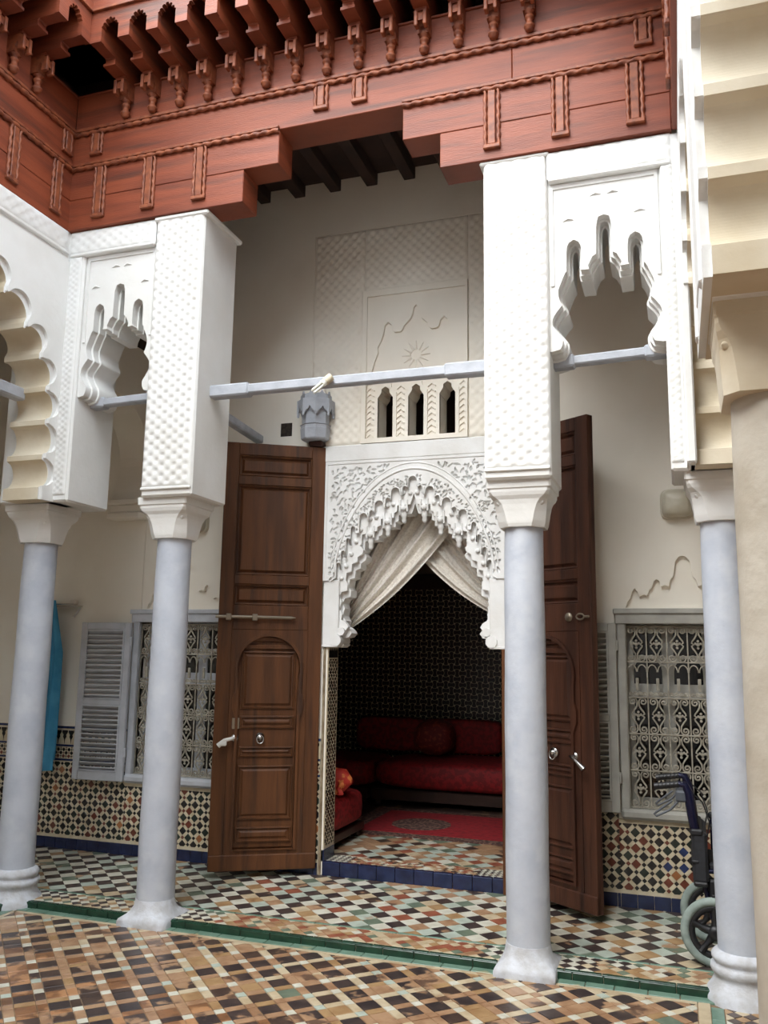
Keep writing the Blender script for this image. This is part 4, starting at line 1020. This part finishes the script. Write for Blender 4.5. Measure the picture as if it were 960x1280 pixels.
def zelmat():
    m = bpy.data.materials.new('room_mosaic'); m.use_nodes = True; nt = m.node_tree; N = nt.nodes; L = nt.links; b = N['Principled BSDF']; b.inputs['Roughness'].default_value = .35
    g = N.new('ShaderNodeNewGeometry'); sx_ = N.new('ShaderNodeSeparateXYZ'); L.new(g.outputs['Position'], sx_.inputs[0])
    def mth(op, a, bb=None):
        n = N.new('ShaderNodeMath'); n.operation = op
        for i, q in enumerate((a, bb)):
            if q is None: continue
            if isinstance(q, (int, float)): n.inputs[i].default_value = q
            else: L.new(q, n.inputs[i])
        return n.outputs[0]
    xy = mth('ADD', sx_.outputs[0], sx_.outputs[1]); z = sx_.outputs[2]
    k = 2*pi/.125
    a = mth('SINE', mth('MULTIPLY', xy, k)); c = mth('SINE', mth('MULTIPLY', z, k))
    d = mth('SINE', mth('MULTIPLY', mth('ADD', xy, z), k*1.0)); e = mth('SINE', mth('MULTIPLY', mth('SUBTRACT', xy, z), k*1.0))
    s = mth('ABSOLUTE', mth('ADD', mth('MULTIPLY', a, c), mth('MULTIPLY', mth('MULTIPLY', d, e), .9)))
    line = mth('LESS_THAN', s, .16)
    mx = N.new('ShaderNodeMix'); mx.data_type = 'RGBA'; L.new(line, mx.inputs['Factor'])
    mx.inputs['A'].default_value = (*lin((30, 27, 28)), 1); mx.inputs['B'].default_value = (*lin((205, 196, 170)), 1)
    L.new(mx.outputs['Result'], b.inputs['Base Color']); return m
room = MB().box(-4.7, 1.1, 9.25, 9.45, .08, 2.25).build('wall_room_back', zelmat(), label='black and ivory mosaic wall at the back of the dark room', cat='wall', kind='structure')
MB().box(-4.7, 1.1, 9.22, 9.4, 2.25, 2.42, .01).box(-4.7, 1.1, 9.20, 9.4, 2.62, 2.70, .01).build('dark_frieze', ceilwood, room)
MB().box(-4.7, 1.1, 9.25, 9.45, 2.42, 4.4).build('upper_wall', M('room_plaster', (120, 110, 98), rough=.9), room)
MB().box(-4.85, -4.7, 6.1, 9.45, -.1, 4.4).build('wall_room_left', zelmat(), label='left end wall of the dark room', cat='wall', kind='structure')
MB().box(1.1, 1.25, 6.1, 9.45, -.1, 4.4).build('wall_room_right', zelmat(), label='right end wall of the dark room', cat='wall', kind='structure')
MB().box(-4.85, 1.25, 6.13, 9.45, 4.4, 4.5).build('ceiling_room', ceilwood, label='dark ceiling of the room beyond the doorway', cat='ceiling', kind='structure')
def softbox(mb, x0, x1, y0, y1, z0, z1, e=.35):
    cx_, cy2, cz_ = (x0+x1)/2, (y0+y1)/2, (z0+z1)/2
    n = 10
    def sh(u, v): # rounded superellipsoid
        t = 2*pi*u; p = pi*(v-.5)
        c = lambda a, e: math.copysign(abs(math.cos(a))**e, math.cos(a)); s = lambda a, e: math.copysign(abs(math.sin(a))**e, math.sin(a))
        return (cx_+(x1-x0)/2*c(p, e)*c(t, e*.86), cy2+(y1-y0)/2*c(p, e)*s(t, e*.86), cz_+(z1-z0)/2*s(p, e*1.14))
    mb.grid(sh, 32, 14); return mb
def sofa(x0, x1, y0, y1, label, ztop=.50, zb=.23):
    s = empty('banquette', ((x0+x1)/2, (y0+y1)/2, .09), label=label, cat='sofa', group='red banquettes')
    MB().box(x0+.02, x1-.02, y0+.03, y1, .14, zb, .006).build('wooden_base', darkwood, s)
    for xx in (x0+.08, x1-.08):
        for yy in (y0+.09, y1-.06): MB().box(xx-.03, xx+.03, yy-.03, yy+.03, .087, .14, .004).build('foot', darkwood, s)
    g = MB(); softbox(g, x0, x1, y0, y1, zb, ztop); g.build('mattress', redcloth, s)
    return s
sofa(-4.2, -2.93, 8.25, 9.2, 'red brocade banquette along the back wall, left section')
sofa(-2.92, .3, 8.25, 9.2, 'long red brocade banquette along the back wall below the mosaic', .52, .24)
sofa(-3.35, -2.46, 6.20, 6.92, 'bright red banquette end just inside the doorway on the left', .47, .20)
for k, x in enumerate((-3.35, -2.55, -1.75, -.95)):
    g = MB(); softbox(g, x+.0, x+.80, 9.0, 9.2, .522, .87); g.build('back_cushion', redcloth, label=['red back cushion at the dark far left of the banquette', 'second red back cushion from the left on the banquette', 'red back cushion behind the puffed pillow', 'rightmost red back cushion on the banquette'][k], cat='cushion', group='red back cushions')
g = MB(); softbox(g, -2.60, -2.18, 8.58, 8.95, .53, .89, .8); pil = g.build('throw_pillow', M('maroon_brocade', (112, 30, 28), (150, 60, 44), scale=30, lo=.55, hi=.6, rough=.7), label='puffed red pillow standing on the long banquette', cat='pillow')
MB().tube([(-2.39+.18*math.cos(t), 8.82,   .71+.165*math.sin(t)) for t in [2*pi*k/24 for k in range(24)]], .02, 6, closed=True).build('dark_piping', M('dark_fringe', (54, 12, 14), rough=.9), pil)
g = MB(); g.tube([(-3.0, 6.45, .575), (-2.60, 6.45, .575), (-2.48, 6.45, .575), (-2.42, 6.45, .57)], [.09, .095, .085, .02], 14); rl = g.build('bolster', redcloth2, label='orange and red printed bolster on the banquette by the left jamb', cat='bolster')
g = MB(); g.grid(lambda u, v: (-2.64+.18*u+.01*math.sin(v*9), 6.36-.02*v+.01*math.sin(u*20), .57-.09*v), 14, 12); g.build('hanging_end', redcloth2, rl)
rug = empty('rug', (-1.8, 7.4, .09), label='red rug with dark border on the room floor', cat='rug')
MB().box(-2.75, -.6, 6.93, 8.12, .0865, .098, .003).build('border', rugb, rug)
MB().box(-2.6, -.75, 7.05, 8.0, .09, .101, .002).build('field', rugm, rug)
MB().lathe([(.26, .100), (.26, .103)], (-2.15, 7.45, 0), 12, smooth=False).build('medallion', rugb, rug)

# ================================================================== WHEELCHAIR
wc = empty('wheelchair', (.3, 5.18, 0), label='folding wheelchair with dark blue frame and grey tyres behind the right column', cat='wheelchair')
def wheel(x, y, r, nm='rear_wheel', wdt=.045):
    w = MB().lathe([(.012, -.03), (.035, -.028), (.035, .028), (.012, .03)], (x, y, r), 14, 'y').build('hub' if False else nm, blackp, wc)
    MB().tube([(x+(r-wdt*.5)*math.cos(t), y, r+(r-wdt*.5)*math.sin(t)) for t in [2*pi*k/36 for k in range(36)]], wdt*.5, 10, closed=True).build('tyre', tyre, w)
    MB().tube([(x+(r-wdt-.008)*math.cos(t), y, r+(r-wdt-.008)*math.sin(t)) for t in [2*pi*k/36 for k in range(36)]], .012, 6, closed=True, flat=1.6).build('rim', blackp, w)
    for k in range(5):
        a = 2*pi*k/5+.3; R1 = r-wdt-.005
        p = [Vector((x+.03*math.cos(a), y, r+.03*math.sin(a))), Vector((x+R1*math.cos(a), y, r+R1*math.sin(a)))]
        MB().tube([p[0], p[0].lerp(p[1], .5), p[1]], [.022, .014, .022], 6).build('spoke', blackp, w)
wheel(.125, 4.975, .17); wheel(.125, 5.385, .17)
wheel(.62, 5.02, .09, 'front_caster', .03); wheel(.62, 5.34, .09, 'front_caster', .03)
for y, nm in ((5.0, 'near'), (5.36, 'far')):
    fr = MB().tube([(.07, y, .45), (.055, y, .60), (.035, y, .74), (.022, y, .845), (.005, y, .885), (-.03, y, .888)], [.02, .024, .026, .025, .02, .016], 10).tube([(.07, y, .45), (.10, y, .30), (.13, y, .17)], .013, 8).tube([(.10, y, .46), (.58, y, .46), (.64, y, .40), (.66, y, .20)], .012, 8).tube([(.13, y, .22), (.60, y, .22), (.62, y, .10)], .012, 8).build('side_frame', bluemetal, wc)
    hd = MB().tube([(-.005, y, .889), (-.15, y, .868)], [.016, .018], 10).build('push_handle', blackp, wc)
    for k in range(6): MB().lathe([(.017, -.004), (.0205, 0), (.017, .004)], (-.03-.02*k, y, .886-.0029*k), 10, 'x').build('grip_rib', blackp, hd)
    bk = MB().tube([(.03, y, .83), (-.03, y, .80), (-.07, y, .755), (-.145, y, .715), (-.155, y, .725), (-.14, y, .74), (-.06, y, .80)], .006, 6).box(-.045, .03, y-.015, y+.015, .795, .855, .01).build('brake_lever', M('brake_grey', (74, 78, 84), rough=.4), wc)
    MB().tube([(.045, y, .84), (.09, y+.01, .80), (.12, y+.01, .70), (.10, y+.01, .60)], .004, 5).build('brake_cable', blackp, wc)
    MB().box(.12, .46, y-.02, y+.02, .66, .70, .012).build('armrest', blackp, wc)
    [MB().tube([(q_, y, .66), (q_, y, .46)], .011, 6).build('arm_post', bluemetal, wc) for q_ in (.14, .44)]
    MB().tube([(.64, y, .40), (.78, y, .14)], .011, 6).box(.72, .86, min(y, y+(.12 if y < 5.2 else -.12)), max(y, y+(.12 if y < 5.2 else -.12)), .11, .125, .004).build('footrest', blackp, wc)
MB().box(.028, .105, 4.965, 5.395, .40, .655, .015).build('backrest', blackcloth, wc)
MB().box(.024, .06, 4.96, 5.40, .50, .515, .004).build('backrest_seam', blackp, wc)
MB().box(.022, .085, 4.96, 5.40, .635, .668, .008).box(.03, .10, 4.96, 5.40, .385, .41, .008).build('back_pocket_trim', blackp, wc)
MB().box(.10, .56, 5.0, 5.36, .46, .50, .012).build('seat', blackcloth, wc)
MB().tube([(.15, 5.0, .24), (.45, 5.36, .45)], .012, 6).tube([(.15, 5.36, .24), (.45, 5.0, .45)], .012, 6).build('cross_brace', bluemetal, wc)
MB().box(.10, .14, 4.99, 5.05, .28, .42, .01).box(.115, .135, 4.97, 5.02, .33, .35, .003).build('wheel_lock', blackp, wc)
